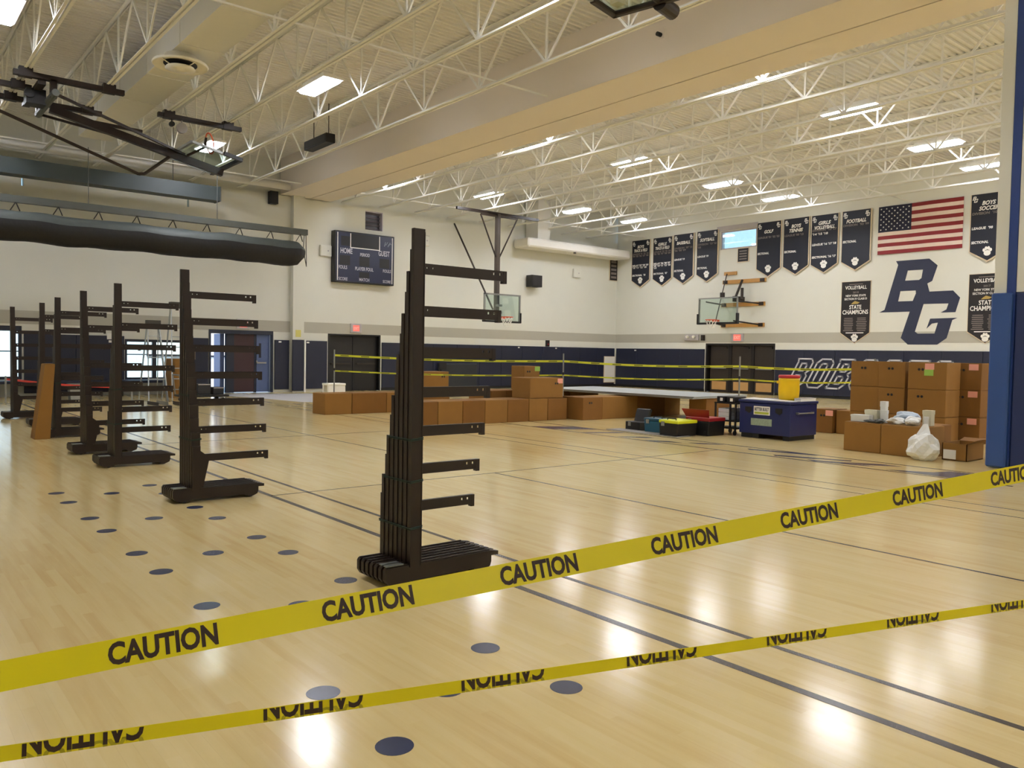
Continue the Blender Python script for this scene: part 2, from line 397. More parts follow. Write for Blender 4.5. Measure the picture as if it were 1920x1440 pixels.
# ------------------------------------------------------------------ outside, windows, doors
GRD = M('pale concrete apron', (186, 186, 180), .9); BLD = M('white siding', (206, 214, 224), .8); FRAME = M('dark navy frame', (26, 32, 52), .4)
GREYF = M('window frame grey', (176, 170, 172), .5); MAROON = M('maroon door', (62, 34, 38), .5); STEELB = M('daylight-tinted blue door', (86, 104, 148), .45)  # blue of the door leaf has daylight mixed into its colour
tag(struct(box1('ground', GRD, None, -30, 60, YA+.31, 90, -.08, -.03)), 'pale concrete apron outside the far wall', 'ground')
bld = thing('school_building', 'pale building seen outside through the open double doors', 'building', (14, 46, 0))
box1('wall', BLD, bld, -6, 30, 46, 50, -.03, 7)
for k in range(5):
    wn = box1('window', FRAME, bld, 9+k*3.2, 11+k*3.2, 45.94, 46, 1, 3.4); box1('pane', WHITE, wn, 9.1+k*3.2, 10.9+k*3.2, 45.9, 45.94, 1.1, 3.3)
def window(n, label, loc, frame_mb, pane_mb, fm=FRAME):
    o = tag(struct(link('window_%d' % n, None, None, loc)), label, 'window')
    frame_mb.build('window_frame', fm, o); pane_mb.build('pane', GLASS, o); return o
f = MB().box(1.4, 1.5, YA+.05, YA+.15, .5, 2.05).box(3.68, 3.76, YA+.05, YA+.15, .5, 2.05).box(1.5, 3.68, YA+.05, YA+.15, .5, .58).box(1.5, 3.68, YA+.05, YA+.15, 1.9, 2.05)
f.box(1.5, 3.68, YA+.08, YA+.12, 1.3, 1.33)
window(1, 'bright daylight window at the left edge of the far wall', (2.6, YA, .5), f, MB().box(1.5, 3.68, YA+.095, YA+.105, .58, 1.9))
f = MB().box(6.52, 6.6, YA+.05, YA+.15, .46, 1.74).box(8.22, 8.3, YA+.05, YA+.15, .46, 1.74).box(6.6, 8.22, YA+.05, YA+.15, .46, .54).box(6.6, 8.22, YA+.05, YA+.15, 1.66, 1.74).box(7.35, 7.47, YA+.05, YA+.15, .54, 1.66)
f.box(6.6, 8.22, YA+.08, YA+.12, .82, .86).box(6.6, 8.22, YA+.08, YA+.12, 1.25, 1.28)
window(2, 'bright window with stepladders standing in front of it', (7.4, YA, .46), f, MB().box(6.6, 8.22, YA+.095, YA+.105, .54, 1.66))
wn = tag(struct(link('window_3', None, None, (15.26, YA, 6.06))), 'small high window with dark blinds above the scoreboard', 'window')
MB().box(14.89, 15.64, YA+.2, YA+.24, 6.06, 6.76).build('pane', M('dark blind pane', (40, 36, 44), .3), wn)
for k in range(5): box1('slat', M('blind slat', (84, 76, 84), .5), wn, 14.89, 15.64, YA+.16, YA+.2, 6.1+k*.14, 6.16+k*.14)
MB().box(15.6, 15.64, YA+.0, YA+.2, 6.06, 6.76).box(14.89, 15.64, YA, YA+.2, 6.72, 6.76).build('window_frame', M('lilac grey reveal', (172, 166, 178), .6), wn)
f = MB().box(XB+.02, XB+.1, 19.24, 21.02, 6.05, 6.1).box(XB+.02, XB+.1, 19.24, 19.3, 6.05, 6.82).box(XB+.02, XB+.1, 20.96, 21.02, 6.05, 6.82).box(XB+.02, XB+.1, 19.24, 21.02, 6.77, 6.82).box(XB-.03, XB, 19.2, 21.2, 6.84, 7.04)
window(4, 'high window full of pale blue daylight between the pennants', (XB, 20.1, 6.05), f, MB().box(XB+.05, XB+.06, 19.3, 20.96, 6.1, 6.77), GREYF)
for n, x in ((5, 3.8), (6, 8.43)):
    o = tag(struct(link('window_%d' % n, None, None, (x, YA, 6.08))), 'thin slit of daylight below the grey hood, ' + ('near the picture edge' if n == 5 else 'near the end of the hood'), 'window')
    box1('pane', GLASS, o, x-.03, x+.03, YA+.1, YA+.11, 6.08, 6.34)
# doorway standing open (far wall)
d1 = tag(struct(link('door_1', None, None, (10.2, YA, 0))), 'open double doorway full of daylight beside the blue pads', 'door')
MB().box(9.1, 9.16, YA-.02, YA+.28, 0, 2.13).box(11.26, 11.32, YA-.02, YA+.28, 0, 2.13).box(9.16, 11.26, YA-.02, YA+.28, 2.0, 2.13).box(9.72, 9.84, YA+.1, YA+.25, 0, 2.0).build('door_frame', FRAME, d1)
lf = MB().box(10.0, 10.72, YA+.15, YA+.2, .02, 2.0).build('door_leaf', MAROON, d1); tag(lf, 'maroon door leaf')
MB().box(9.84, 10.0, YA+.14, YA+.2, 0, 2.0).box(10.7, 10.78, YA+.14, YA+.22, 0, 2.0).build('mullion', FRAME, d1)
lf = MB().box(10.78, 11.24, YA+.12, YA+.17, .02, 2.0).build('door_leaf', STEELB, d1); tag(lf, 'daylight-tinted blue door leaf with push bar')  # bluish daylight on this leaf is part of its paint colour
box1('glazing', FRAME, lf, 10.86, 10.94, YA+.115, YA+.12, 1.2, 1.7); MB().box(10.76, 11.1, YA+.04, YA+.08, 1.0, 1.05).box(10.76, 10.8, YA+.08, YA+.12, 1.0, 1.1).build('push_bar', STEEL, lf)
MB().box(9.16, 9.19, YA+.02, YA+.3, .02, 2.0).box(9.58, 9.72, YA+.3, YA+.9, .02, 2.0).build('door_leaf', STEELB, d1)
# closed black doors on the far wall
d2 = tag(struct(link('door_2', None, None, (14.5, YA, 0))), 'closed black double doors below the scoreboard', 'door')
MB().box(13.4, 13.46, YA, YA+.25, 0, 2.13).box(15.54, 15.6, YA, YA+.25, 0, 2.13).box(13.46, 15.54, YA, YA+.25, 2.06, 2.13).build('door_frame', BLACK, d2)
box1('gap_blocker', BLACK, d2, 13.4, 15.6, YA+.26, YA+.29, -.02, 2.13)  # added behind the leaves to block daylight through the gaps
for a, b in ((13.46, 14.49), (14.51, 15.54)):
    l = box1('door_leaf', DOORBLK, d2, a, b, YA+.18, YA+.23, .01, 2.06); box1('push_bar', BROWN2, l, a+.15, b-.1, YA+.12, YA+.18, .98, 1.04)
# brown triple doors on the pennant wall
d3 = tag(struct(link('door_3', None, None, (XB, 19.95, 0))), 'dark brown doors with tan kick plates under the wall hoop', 'door')
MB().box(XB, XB+.28, 18.25, 18.33, 0, 2.08).box(XB, XB+.28, 21.57, 21.65, 0, 2.08).box(XB, XB+.28, 18.33, 21.57, 2.0, 2.08).build('door_frame', DOORBLK, d3)
box1('gap_blocker', DOORBLK, d3, XB+.25, XB+.28, 18.25, 21.65, -.02, 2.08)  # unseen filler that keeps sky light from leaking around the leaves
KICK = M('tan kick plate', (186, 146, 92), .45); LEAF = M('brown door leaf', (44, 36, 31), .45)
for a, b in ((18.35, 19.3), (19.45, 20.4), (20.55, 21.5)):
    l = MB().box(XB+.16, XB+.21, a, b, .01, 2.0).build('door_leaf', LEAF, d3)
    box1('kick_plate', KICK, l, XB+.15, XB+.16, a+.12, b-.1, .1, .46); box1('push_bar', STEEL, l, XB+.09, XB+.15, a+.12, b-.1, 1.0, 1.045)
    box1('door_closer', BROWN2, l, XB+.1, XB+.16, a+.1, a+.4, 1.86, 1.93)
MB().box(XB+.12, XB+.24, 19.3, 19.45, 0, 2.0).box(XB+.12, XB+.24, 20.4, 20.55, 0, 2.0).build('mullion', DOORBLK, d3)
# exit signs
def exit_sign(label, wallside, a, z):
    if wallside == 'A': t = thing('exit_sign', label, 'exit sign', (a, YA, z), 'exit signs'); box1('housing', GREYF, t, a-.23, a+.23, YA-.05, YA, z, z+.34, bevel=.01); box1('face', EXITR, t, a-.13, a+.13, YA-.056, YA-.05, z+.06, z+.28); put_text(t, 'EXIT', M('exit letters', (255, 190, 180), .5, emit=.5, var=0), (a-.1, YA-.058, z+.11), (1,0,0), (0,0,1), .2, .11)
    else: t = thing('exit_sign', label, 'exit sign', (XB, a, z), 'exit signs'); box1('housing', GREYF, t, XB-.05, XB, a-.3, a+.3, z, z+.34, bevel=.01); box1('face', EXITR, t, XB-.056, XB-.05, a-.18, a+.18, z+.05, z+.3); put_text(t, 'EXIT', M('exit letters', (255, 190, 180), .5, emit=.5, var=0), (XB-.058, a+.15, z+.11), (0,-1,0), (0,0,1), .3, .13)
exit_sign('small exit sign over the black double doors', 'A', 14.53, 2.17); exit_sign('faint exit sign over the daylight doorway', 'A', 10.25, 2.17); exit_sign('exit sign over the brown doors below the wall hoop', 'B', 20.03, 2.15)
t = thing('emergency_light', 'grey emergency light box on the stripe beside the brown doors', 'emergency light', (XB, 22.3, 2.2))
box1('housing', GREYF, t, XB-.08, XB, 22.0, 22.75, 2.2, 2.46, bevel=.01); MB().tube((XB-.1, 22.2, 2.38), (XB-.2, 22.2, 2.36), .06).tube((XB-.1, 22.55, 2.38), (XB-.2, 22.55, 2.36), .06).build('lamp_head', WHITE, t)
box1('horn', BROWN2, t, XB-.1, XB, 21.7, 21.85, 2.2, 2.44)

# ------------------------------------------------------------------ pennant wall
LY, UZ = (0, -1, 0), (0, 0, 1)
BGL = [[(13.52,5.0),(12.38,5.0),(12.1,4.75),(12.26,4.23),(12.42,4.15),(12.34,3.87),(11.57,3.87),(11.34,3.62),(11.47,3.14),(11.94,3.14),(11.76,3.24),(11.7,3.44),(12.52,3.45),(12.78,2.5),(12.68,2.43),(12.12,2.43),(12.02,2.8),(12.22,2.77),(12.39,2.6),(12.28,2.94),(11.4,2.95),(11.56,2.88),(11.72,2.27),(12.02,2.05),(13.01,2.05),(13.26,2.28),(12.98,3.2),(14.06,3.2),(13.87,3.29),(13.44,4.86)],
       [(13.1,4.64),(12.58,4.64),(12.62,4.35),(12.7,4.29),(13.18,4.29)], [(13.33,3.93),(12.8,3.93),(12.79,3.83),(12.89,3.57),(13.4,3.57)]]
bg = outline_mesh(BGL, lambda c: (XB-.006-c.z, c.x, c.y), .004).build('wall_logo', LOGO); tag(bg, 'large navy interlocked B and G letters painted on wall', 'logo')
BGN = [[((12.7-a)/2.95, (b-3.52)/2.95) for a, b in L] for L in BGL]
_bgm = outline_mesh(BGN, lambda c: (0, -c.x, c.y)).mesh('monogram', WHITE)
def paw_mesh():
    mb = MB()
    def disc(cx, cz, rx, rz):
        mb.prism([(cx+rx*math.cos(t*math.pi/8), cz+rz*math.sin(t*math.pi/8)) for t in range(16)], 'x', 0, .004)
    disc(0, -.04, .105, .09); disc(-.1, .06, .042, .055); disc(.1, .06, .042, .055); disc(-.038, .115, .042, .06); disc(.038, .115, .042, .06)
    return mb.mesh('paw_mark', WHITE)
PAW = paw_mesh()
FAINT = M('faded banner print', (126, 116, 112), .7)
def pennant(yl, zt, label, title, rows, face=BANNAVY, wd=1.13):
    yr = yl-wd; yc = (yl+yr)/2; zs, zp = zt-1.88, zt-2.23
    t = thing('pennant', label, 'pennant', (XB, yc, zp), 'sports pennants in a row')
    MB().prism([(yl, zt), (yr, zt), (yr, zs), (yc, zp), (yl, zs)], 'x', XB-.07, XB-.03).build('border', CREAM, t)
    b = .035
    MB().prism([(yl-b, zt-.01), (yr+b, zt-.01), (yr+b, zs+b*.5), (yc, zp+b*1.5), (yl-b, zs+b*.5)], 'x', XB-.085, XB-.07).build('cloth', face, t)
    MB().box(XB-.03, XB, yc-.3, yc+.3, zt-.2, zt-.1).build('hanger', CREAM, t)
    X = XB-.088
    for s in (-1, 1):
        o = link('monogram', _bgm, t, Vector((X, yc+s*.42, zt-.17))-wl(t)); o.scale = (1, .2, .2)
    n = len(title); h = .14
    for k, ln in enumerate(title):
        wln = min(.82, .085*len(ln)+.08); z = zt-.32-.17*k-(.08 if n == 1 else 0)
        put_text(t, ln, WHITE, (X, yc+wln/2, z-.06), LY, UZ, wln, h, .28, .04)
    for z, s, col in rows:
        put_text(t, s, col, (X, yl-.07, zt-z), LY, UZ, min(.98, .058*len(s)), .088, .1, .035)
    link('paw_mark', PAW, t, Vector((X, yc, zp+.33))-wl(t))
W_, F_ = WHITE, FAINT
pennant(26.0, 6.9, 'track pennant nearest the far corner, first of the row', ['BOYS', 'TRACK & FIELD'], [(.68, "LEAGUE '01 '02 '03", F_), (.78, "'04 '05 '06 '07 '08", F_), (1.22, "RELAY '07 '08 '09", W_), (1.32, "'10 '11 '12 '18", W_), (1.68, "SECTIONAL  '18", W_)])
pennant(24.7, 6.9, 'track pennant second from the far corner, two title lines', ['GIRLS', 'TRACK & FIELD'], [(.68, "LEAGUE '02 '03 '04", F_), (.78, "'05 '06 '07 '08 '09", F_), (1.22, "RELAY '06 '08 '07", W_), (1.32, "'08 '10 '11 '12 '18", W_), (1.42, "'19", W_), (1.68, "SECTIONAL  '07", W_)])
pennant(23.5, 6.93, 'navy pennant third from the far corner with one-line baseball title', ['BASEBALL'], [(.66, "DIVISION  '07 '13", F_), (.76, "'06 '08 '09", F_), (1.16, "LEAGUE '19", W_), (1.66, "SECTIONAL", W_)])
pennant(22.22, 6.94, 'navy softball pennant just before the daylight window', ['SOFTBALL'], [(.62, "DIVISION  '13 '16", F_), (.74, "'08", F_), (1.14, "LEAGUE '19", W_), (1.64, "SECTIONAL", W_)])
pennant(19.2, 6.97, 'navy golf pennant just after the daylight window', ['GOLF'], [(.66, "LEAGUE '01 '02 '03", F_), (1.3, "SECTIONAL", W_)])
pennant(17.99, 6.98, 'navy tennis pennant two places after the daylight window', ['BOYS', 'TENNIS'], [(.7, "LEAGUE '00 '13", F_), (1.34, "SECTIONAL", W_)])
pennant(16.8, 6.97, 'navy girls volleyball pennant with three rows of white years', ['GIRLS', 'VOLLEYBALL'], [(.62, "DIVISION  '13 '17", F_), (.76, "'14 '15 '18", W_), (1.16, "LEAGUE '16 '17 '18", W_), (1.64, "SECTIONAL '16 '17", W_)])
pennant(15.56, 6.98, 'navy football pennant next to the flag', ['FOOTBALL'], [(.58, "DIVISION  '93 '99", F_), (1.18, "SECTIONAL", W_)])
pennant(11.1, 6.97, 'navy soccer pennant beyond the flag, partly behind the column', ['BOYS', 'SOCCER'], [(.68, "DIVISION  '10", F_), (1.16, "LEAGUE  '98", W_), (1.62, "SECTIONAL", W_)])
def champion(yl, label, year):
    wd, zt = 1.09, 4.36; yr = yl-wd; yc = yl-wd/2; zs, zp = 2.48, 2.11
    t = thing('champion_banner', label, 'banner', (XB, yc, zp), 'state champion banners')
    MB().prism([(yl+.02, zt+.02), (yr-.02, zt+.02), (yr-.02, zs-.02), (yc, zp-.03), (yl+.02, zs-.02)], 'x', XB-.03, XB-.01).build('border', CREAM, t)
    MB().prism([(yl, zt), (yr, zt), (yr, zs), (yc, zp), (yl, zs)], 'x', XB-.04, XB-.03).build('cloth', BANBLK, t)
    X = XB-.043
    def row(s, w_, h, z, c=WHITE, sh=0): put_text(t, s, c, (X, yc+w_/2, z), LY, UZ, w_, h, sh, .02)
    box1('name_line', FAINT, t, X, X+.002, yc-.26, yc+.26, 4.25, 4.275); row('VOLLEYBALL', .82, .13, 4.08); row(year, .22, .07, 3.93, FAINT)
    row('NEW YORK STATE', .76, .075, 3.81, W_); row('SECTION IV CLASS D', .86, .075, 3.69, W_)
    MB().prism([(yc+.17, 3.53), (yc+.1, 3.6), (yc+.02, 3.65), (yc-.16, 3.59), (yc-.08, 3.54)], 'x', X, X+.002).build('gold_mark', M('gold print', (176, 150, 76), .5), t)
    row('STATE', .46, .15, 3.35); row('CHAMPIONS', .98, .16, 3.16)
    rnd = random.Random(3)
    for c in (.25, -.25):
        for k in range(8):
            w_ = .3+rnd.random()*.1
            box1('name_line', FAINT, t, X, X+.002, yc+c-w_/2, yc+c+w_/2, 3.0-k*.065, 3.028-k*.065)
    box1('name_line', W_, t, X, X+.002, yc-.34, yc+.34, 2.46, 2.49)
    o = link('paw_mark', PAW, t, Vector((X, yc, 2.27))-wl(t)); o.scale = (1, .95, .95)
champion(15.49, 'dark state champions banner hanging before the big letters', '2018'); champion(11.06, 'dark state champions banner after the big letters, by the column', '2017')
# flag
fl = thing('flag', 'large American flag with stars and stripes flat on wall', 'flag', (XB, 12.7, 5.27))
fy0, fy1, fz0, fz1 = 11.32, 14.18, 5.27, 6.97
sh = (fz1-fz0)/13
cant = 1.16
def wav(y): return XB-.05-.015*math.sin(y*4.2)
def cloth_strip(ya, yb, za, zb, dx=0):
    n = 10; mb = MB(); vs = []
    for k in range(n+1):
        yy = ya+(yb-ya)*k/n; x = wav(yy)-dx
        vs += [(x, yy, za), (x, yy, zb), (x+.006, yy, zb), (x+.006, yy, za)]
    fs = [(4*k+i, 4*k+(i+1) % 4, 4*k+4+(i+1) % 4, 4*k+4+i) for k in range(n) for i in range(4)]+[(0, 1, 2, 3), (4*n+3, 4*n+2, 4*n+1, 4*n)]
    return mb.add(vs, fs)
for k in range(13):
    ztop = fz1-k*sh
    cloth_strip(fy0, fy1-cant if k < 7 else fy1, ztop-sh, ztop).build('stripe', RED if k % 2 == 0 else M('flag white', (224, 206, 192), .7), fl)
canton = cloth_strip(fy1-cant, fy1, fz1-7*sh, fz1).build('canton', FLAGB, fl)
st = MB().prism([((.033 if k % 2 == 0 else .014)*math.sin(k*math.pi/5), (.033 if k % 2 == 0 else .014)*math.cos(k*math.pi/5)) for k in range(10)], 'x', -.006, -.002).mesh('star', WHITE)
for r in range(9):
    for c in range(6 if r % 2 == 0 else 5):
        yy = fy1-cant*(1+2*c+(0 if r % 2 == 0 else 1))/12; zz = fz1-7*sh*(r+1)/10
        link('star', st, canton, Vector((wav(yy), yy, zz))-wl(canton))
# block letter outlines on the pads
LET = {'B': [[(0,0),(.62,0),(.8,.15),(.8,.4),(.68,.5),(.8,.6),(.8,.88),(.68,1),(0,1),(.06,.9),(.06,.1)], [(.28,.16),(.5,.16),(.56,.22),(.56,.36),(.5,.42),(.28,.42)], [(.28,.58),(.5,.58),(.56,.64),(.56,.78),(.5,.84),(.28,.84)]],
       'O': [[(.16,0),(.64,0),(.8,.14),(.8,.86),(.64,1),(.16,1),(0,.86),(0,.14)], [(.3,.16),(.5,.16),(.56,.22),(.56,.78),(.5,.84),(.3,.84),(.24,.78),(.24,.22)]],
       'C': [[(.16,0),(.64,0),(.8,.14),(.8,.36),(.56,.36),(.56,.22),(.5,.16),(.3,.16),(.24,.22),(.24,.78),(.3,.84),(.5,.84),(.56,.78),(.56,.64),(.8,.64),(.8,.86),(.64,1),(.16,1),(0,.86),(0,.14)]],
       'A': [[(0,0),(.24,0),(.24,.3),(.56,.3),(.56,0),(.8,0),(.8,.86),(.64,1),(.16,1),(0,.86)], [(.24,.46),(.56,.46),(.56,.78),(.5,.84),(.3,.84),(.24,.78)]],
       'T': [[(.28,0),(.52,0),(.52,.8),(.8,.8),(.8,1),(0,1),(0,.8),(.28,.8)]],
       'S': [[(.16,0),(.64,0),(.8,.14),(.8,.46),(.68,.57),(.3,.57),(.24,.63),(.24,.78),(.3,.84),(.5,.84),(.56,.7),(.8,.7),(.8,.86),(.64,1),(.16,1),(0,.86),(0,.54),(.12,.43),(.5,.43),(.56,.37),(.56,.22),(.5,.16),(.3,.16),(.24,.3),(0,.3),(0,.14)]]}
word = thing('wall_lettering', 'slanted white outline block word on the navy wall pads', 'lettering', (XB-.06, 14, .37))
for k, ch in enumerate('BOBCATS'):
    mb = MB(); y0 = 17.15-.855*k
    for L in LET[ch]:
        p3 = [(XB-.062, y0-a*.84+.58*(1-b), .385+b*1.1) for a, b in L]
        for p, q in zip(p3, p3[1:]+p3[:1]):
            d = (Vector(q)-Vector(p)).normalized()*.018
            mb.bar(Vector(p)-d*1.4, Vector(q)+d*1.4, .006, .06, up=(0, -d.z, d.y))
    mb.build('letter_outline', M('white outline paint', (196, 198, 206), .6), word)
# small plaques
def plaque(label, c, wallside, w_, h):
    t = thing('plaque', label, 'plaque', c, 'small framed plaques')
    x, y, z = c
    if wallside == 'B':
        box1('frame', CREAM, t, XB-.03, XB, y-w_/2-.03, y+w_/2+.03, z-.03, z+h+.03); box1('face', BANBLK, t, XB-.035, XB-.03, y-w_/2, y+w_/2, z, z+h)
        for k in range(4): box1('text_line', FAINT, t, XB-.038, XB-.035, y-w_/2+.07, y+w_/2-.07, z+h*(.15+.2*k), z+h*(.24+.2*k))
    else:
        box1('frame', CREAM, t, x-w_/2-.03, x+w_/2+.03, YA-.03, YA, z-.03, z+h+.03); box1('face', BANBLK, t, x-w_/2, x+w_/2, YA-.035, YA-.03, z, z+h)
        for k in range(6): box1('text_line', FAINT, t, x-w_/2+.07, x+w_/2-.07, YA-.038, YA-.035, z+h*(.08+.16*k), z+h*(.17+.16*k))
plaque('small black plaque directly under the daylight window', (XB, 19.86, 5.48), 'B', .5, .54)
plaque('tall black and white sign on the far wall near the corner', (28.33, YA, 5.1), 'A', .5, 1.14)
p = thing('wall_panel', 'white door-sized panel on the navy pads near the corner', 'panel', (28.15, YA, .2)); box1('face', WHITE, p, 27.78, 28.5, YA-.09, YA-.056, .2, 1.42, bevel=.01); box1('edge', CREAM, p, 27.76, 28.52, YA-.085, YA-.056, .18, 1.44)

# ------------------------------------------------------------------ far wall fittings
sb = thing('scoreboard', 'navy basketball scoreboard with home and guest lettering', 'scoreboard', (14.75, YA, 4.0))
box1('case', BLACK, sb, 13.5, 15.99, YA-.28, YA, 4.0, 5.86, bevel=.01); box1('face', M('scoreboard blue', (24, 31, 62), .35), sb, 13.56, 15.95, YA-.29, YA-.28, 4.04, 5.82)
Y = YA-.293
box1('edge_line', WHITE, sb, 13.6, 13.63, Y, Y+.004, 4.06, 5.8); box1('edge_line', WHITE, sb, 15.88, 15.91, Y, Y+.004, 4.06, 5.8)
MB().box(14.12, 14.15, Y, Y+.004, 5.3, 5.8).box(15.33, 15.36, Y, Y+.004, 5.3, 5.8).box(14.12, 15.36, Y, Y+.004, 5.27, 5.3).build('clock_frame', WHITE, sb)
box1('clock_window', BLACK, sb, 14.15, 15.33, Y, Y+.003, 5.3, 5.8)
GX = (1, 0, 0)
LILAC = M('scoreboard print', (186, 184, 196), .6)
for s, x, z, w_, h in (('HOME', 13.73, 5.05, .48, .2), ('GUEST', 15.3, 5.08, .48, .2), ('PERIOD', 14.53, 5.0, .4, .12), ('FOULS', 13.66, 4.48, .34, .13), ('PLAYER FOUL', 14.33, 4.47, .76, .13), ('FOULS', 15.5, 4.47, .34, .12), ('SCORE', 13.66, 4.06, .36, .12), ('MATCH', 14.5, 4.08, .42, .12), ('SCORE', 15.5, 4.08, .34, .11)):
    put_text(sb, s, LILAC, (x, Y-.001, z), GX, UZ, w_, h, 0, .02)
o = MB()
for k in range(6): o.bar((15.55+.05*k, Y, 5.45+.06*(k % 3)), (15.6+.05*k, Y, 5.62-.07*(k % 2)), .004, .03, up=(1, 0, 0))
o.build('mascot_print', M('dim print', (118, 124, 138), .6), sb)
for a, b in ((13.75, 5.35), (13.7, 4.65), (15.35, 4.65), (14.5, 4.65), (14.5, 4.22)): box1('digit_window', BLACK, sb, a, a+.42, Y+.001, Y+.003, b-.02, b+.33 if b > 4.3 else b+.2)
def speaker(label, x0, x1, y0, y1, z0, z1, face):
    t = thing('speaker', label, 'speaker', ((x0+x1)/2, (y0+y1)/2, z0)); box1('cabinet', BLACK, t, x0, x1, y0, y1, z0, z1, bevel=.01)
    GR = M('speaker grille', (34, 32, 32), .7, bump=.3, scale=60)
    if face == 'y': box1('grille', GR, t, x0+.03, x1-.03, y0-.012, y0, z0+.03, z1-.03)
    else: box1('grille', GR, t, x0-.012, x0, y0+.03, y1-.03, z0+.03, z1-.03)
    return t
t = speaker('small black speaker beside the pilaster near the soffit', 11.08, 11.36, YA-.3, YA-.06, 6.5, 6.93, 'y'); box1('bracket', BLACK, t, 11.18, 11.26, YA-.06, YA, 6.65, 6.75)
t = speaker('square black speaker box to one side of the hanging hoop', 22.8, 23.4, YA-.45, YA-.06, 4.42, 4.93, 'y'); box1('bracket', BLACK, t, 23.0, 23.2, YA-.06, YA, 4.6, 4.75)
t = speaker('long black speaker cabinet slung from a roof joist', 9.75, 10.02, 19.85, 21.2, 7.04, 7.28, 'x'); [MB().tube((9.95, k_, 7.28), (9.95, k_, ZD), .012, n=6).build('hanger', BLACK, t) for k_ in (20.1, 21)]
def wallbox(label, x, z):
    t = thing('junction_box', label, 'wall box', (x, YA, z), 'cream boxes on the far wall'); box1('cover', WALL, t, x-.22, x+.22, YA-.12, YA, z-.2, z+.2, bevel=.02); MB().tube((x+.08, YA-.12, z), (x+.08, YA-.125, z), .03, n=10).build('dial', GREYF, t)
wallbox('cream box at the edge of the scoreboard', 13.25, 5.1); wallbox('cream box between scoreboard and hanging hoop', 17.5, 5.9); wallbox('cream box between square speaker and corner', 25.85, 5.25)
t = thing('air_duct', 'white rectangular air duct along the far wall near the corner', 'duct', (24.8, 26.3, 6.04)); MB().box(22.05, 28.4, 25.95, 26.95, 6.04, 6.42).build('trunk', WHITE, t, bevel=.06); MB().box(22.7, 23.4, 26.1, 26.9, 6.42, 8.1).build('riser', CEIL, t); MB().tube((24.8, 26.0, 6.04), (24.8, 26.0, 5.97), .06).build('sensor', BROWN2, t)
t = thing('wall_bar', 'long black bar mounted across the navy pads behind the near frame', 'bar', (19.2, YA-.06, 1.28)); box1('rail', BLACK, t, 16.4, 20.9, YA-.14, YA-.06, 1.29, 1.53, bevel=.01); box1('end_block', BLACK, t, 20.75, 20.95, YA-.2, YA-.14, 1.27, 1.56)
t = thing('mat_stack', 'dark grey folded mat standing against the navy pads', 'mat', (19.2, YA-.2, 0)); box1('panel', M('dark grey mat', (48, 50, 54), .6), t, 18.2, 20.1, YA-.16, YA-.06, 0, 1.06, bevel=.01); box1('panel', M('darker grey mat', (38, 40, 44), .6), t, 18.25, 20.05, YA-.24, YA-.165, 0, 1.02, bevel=.01); box1('corner_pad', BLACK, t, 18.15, 18.5, YA-.26, YA-.24, .8, 1.08)
t = thing('call_box', 'small black call box above the navy pads', 'call box', (24.14, YA, 1.84)); box1('body', BLACK, t, 24.04, 24.24, YA-.08, YA, 1.84, 2.12, bevel=.01); MB().tube((24.14, YA-.08, 1.94), (24.14, YA-.1, 1.94), .04).build('button', RED, t)
t = thing('yellow_notice', 'small yellow notice on the pilaster', 'notice', (12.15, YA-.22, 2.0)); box1('sheet', M('yellow paper', (214, 206, 120), .8), t, 12.05, 12.25, YA-.226, YA-.221, 1.95, 2.2)
t = thing('notice', 'small pale notice on the pad left of the open doorway', 'notice', (8.6, YA-.06, 1.15)); box1('sheet', M('tan paper', (160, 140, 120), .8), t, 8.45, 8.65, YA-.064, YA-.058, 1.12, 1.38)
t = thing('notice', 'white paper notice fixed at the top of the pads near the second window', 'notice', (6.2, YA-.06, 1.7)); box1('sheet', WHITE, t, 6.0, 6.22, YA-.066, YA-.058, 1.72, 1.9); box1('sheet', WHITE, t, 6.05, 6.18, YA-.066, YA-.058, 1.62, 1.69)

# hanging hoop in front of the far wall
def ring(mb, c, R, r, n=24, m=8):
    c = Vector(c); vs = []
    for a in range(n):
        t = 2*math.pi*a/n
        for b in range(m):
            u = 2*math.pi*b/m; vs.append((c.x+(R+r*math.cos(u))*math.cos(t), c.y+(R+r*math.cos(u))*math.sin(t), c.z+r*math.sin(u)))
    return mb.add(vs, [(a*m+b, a*m+(b+1) % m, ((a+1) % n)*m+(b+1) % m, ((a+1) % n)*m+b) for a in range(n) for b in range(m)])
def net(c, R):
    mb = MB(); c = Vector(c)
    for k in range(10):
        for s in (-1, 1):
            pts = [(c.x+R*(1-.16*j)*math.cos((k+s*j*.5)*math.pi/5), c.y+R*(1-.16*j)*math.sin((k+s*j*.5)*math.pi/5), c.z-.11*j) for j in range(4)]
            mb.path(pts, .006, 4)
    return mb
h1 = thing('basketball_hoop', 'basketball hoop hanging from a dark pole before the far wall', 'basketball hoop', (19.25, 24.5, 2.7), 'gym hoops')
MB().bar((17.3, 24.5, 6.86), (21.3, 24.5, 6.86), .1, .1).build('top_beam', BROWN, h1)
MB().bar((18.4, 24.46, 6.76), (20.2, 24.46, 6.76), .05, .07).build('cross_bar', BROWN2, h1)
MB().bar((19.25, 24.5, 6.85), (19.25, 24.5, 3.0), .18, .14).build('pole', M('grey brown pole', (76, 68, 62), .5), h1)
MB().bar((18.4, 24.48, 6.76), (19.16, 24.48, 5.2), .04, .04).build('brace', BROWN, h1); MB().bar((20.2, 24.48, 6.76), (19.34, 24.48, 5.2), .04, .04).build('brace', BROWN, h1)
MB().tube((19.15, 24.6, 3.2), (18.95, YA-.02, 6.74), .035, n=8).build('back_brace', BROWN2, h1)
bb = MB().box(18.47, 20.18, 24.22, 24.24, 2.74, 3.74).build('backboard', BOARDG, h1)
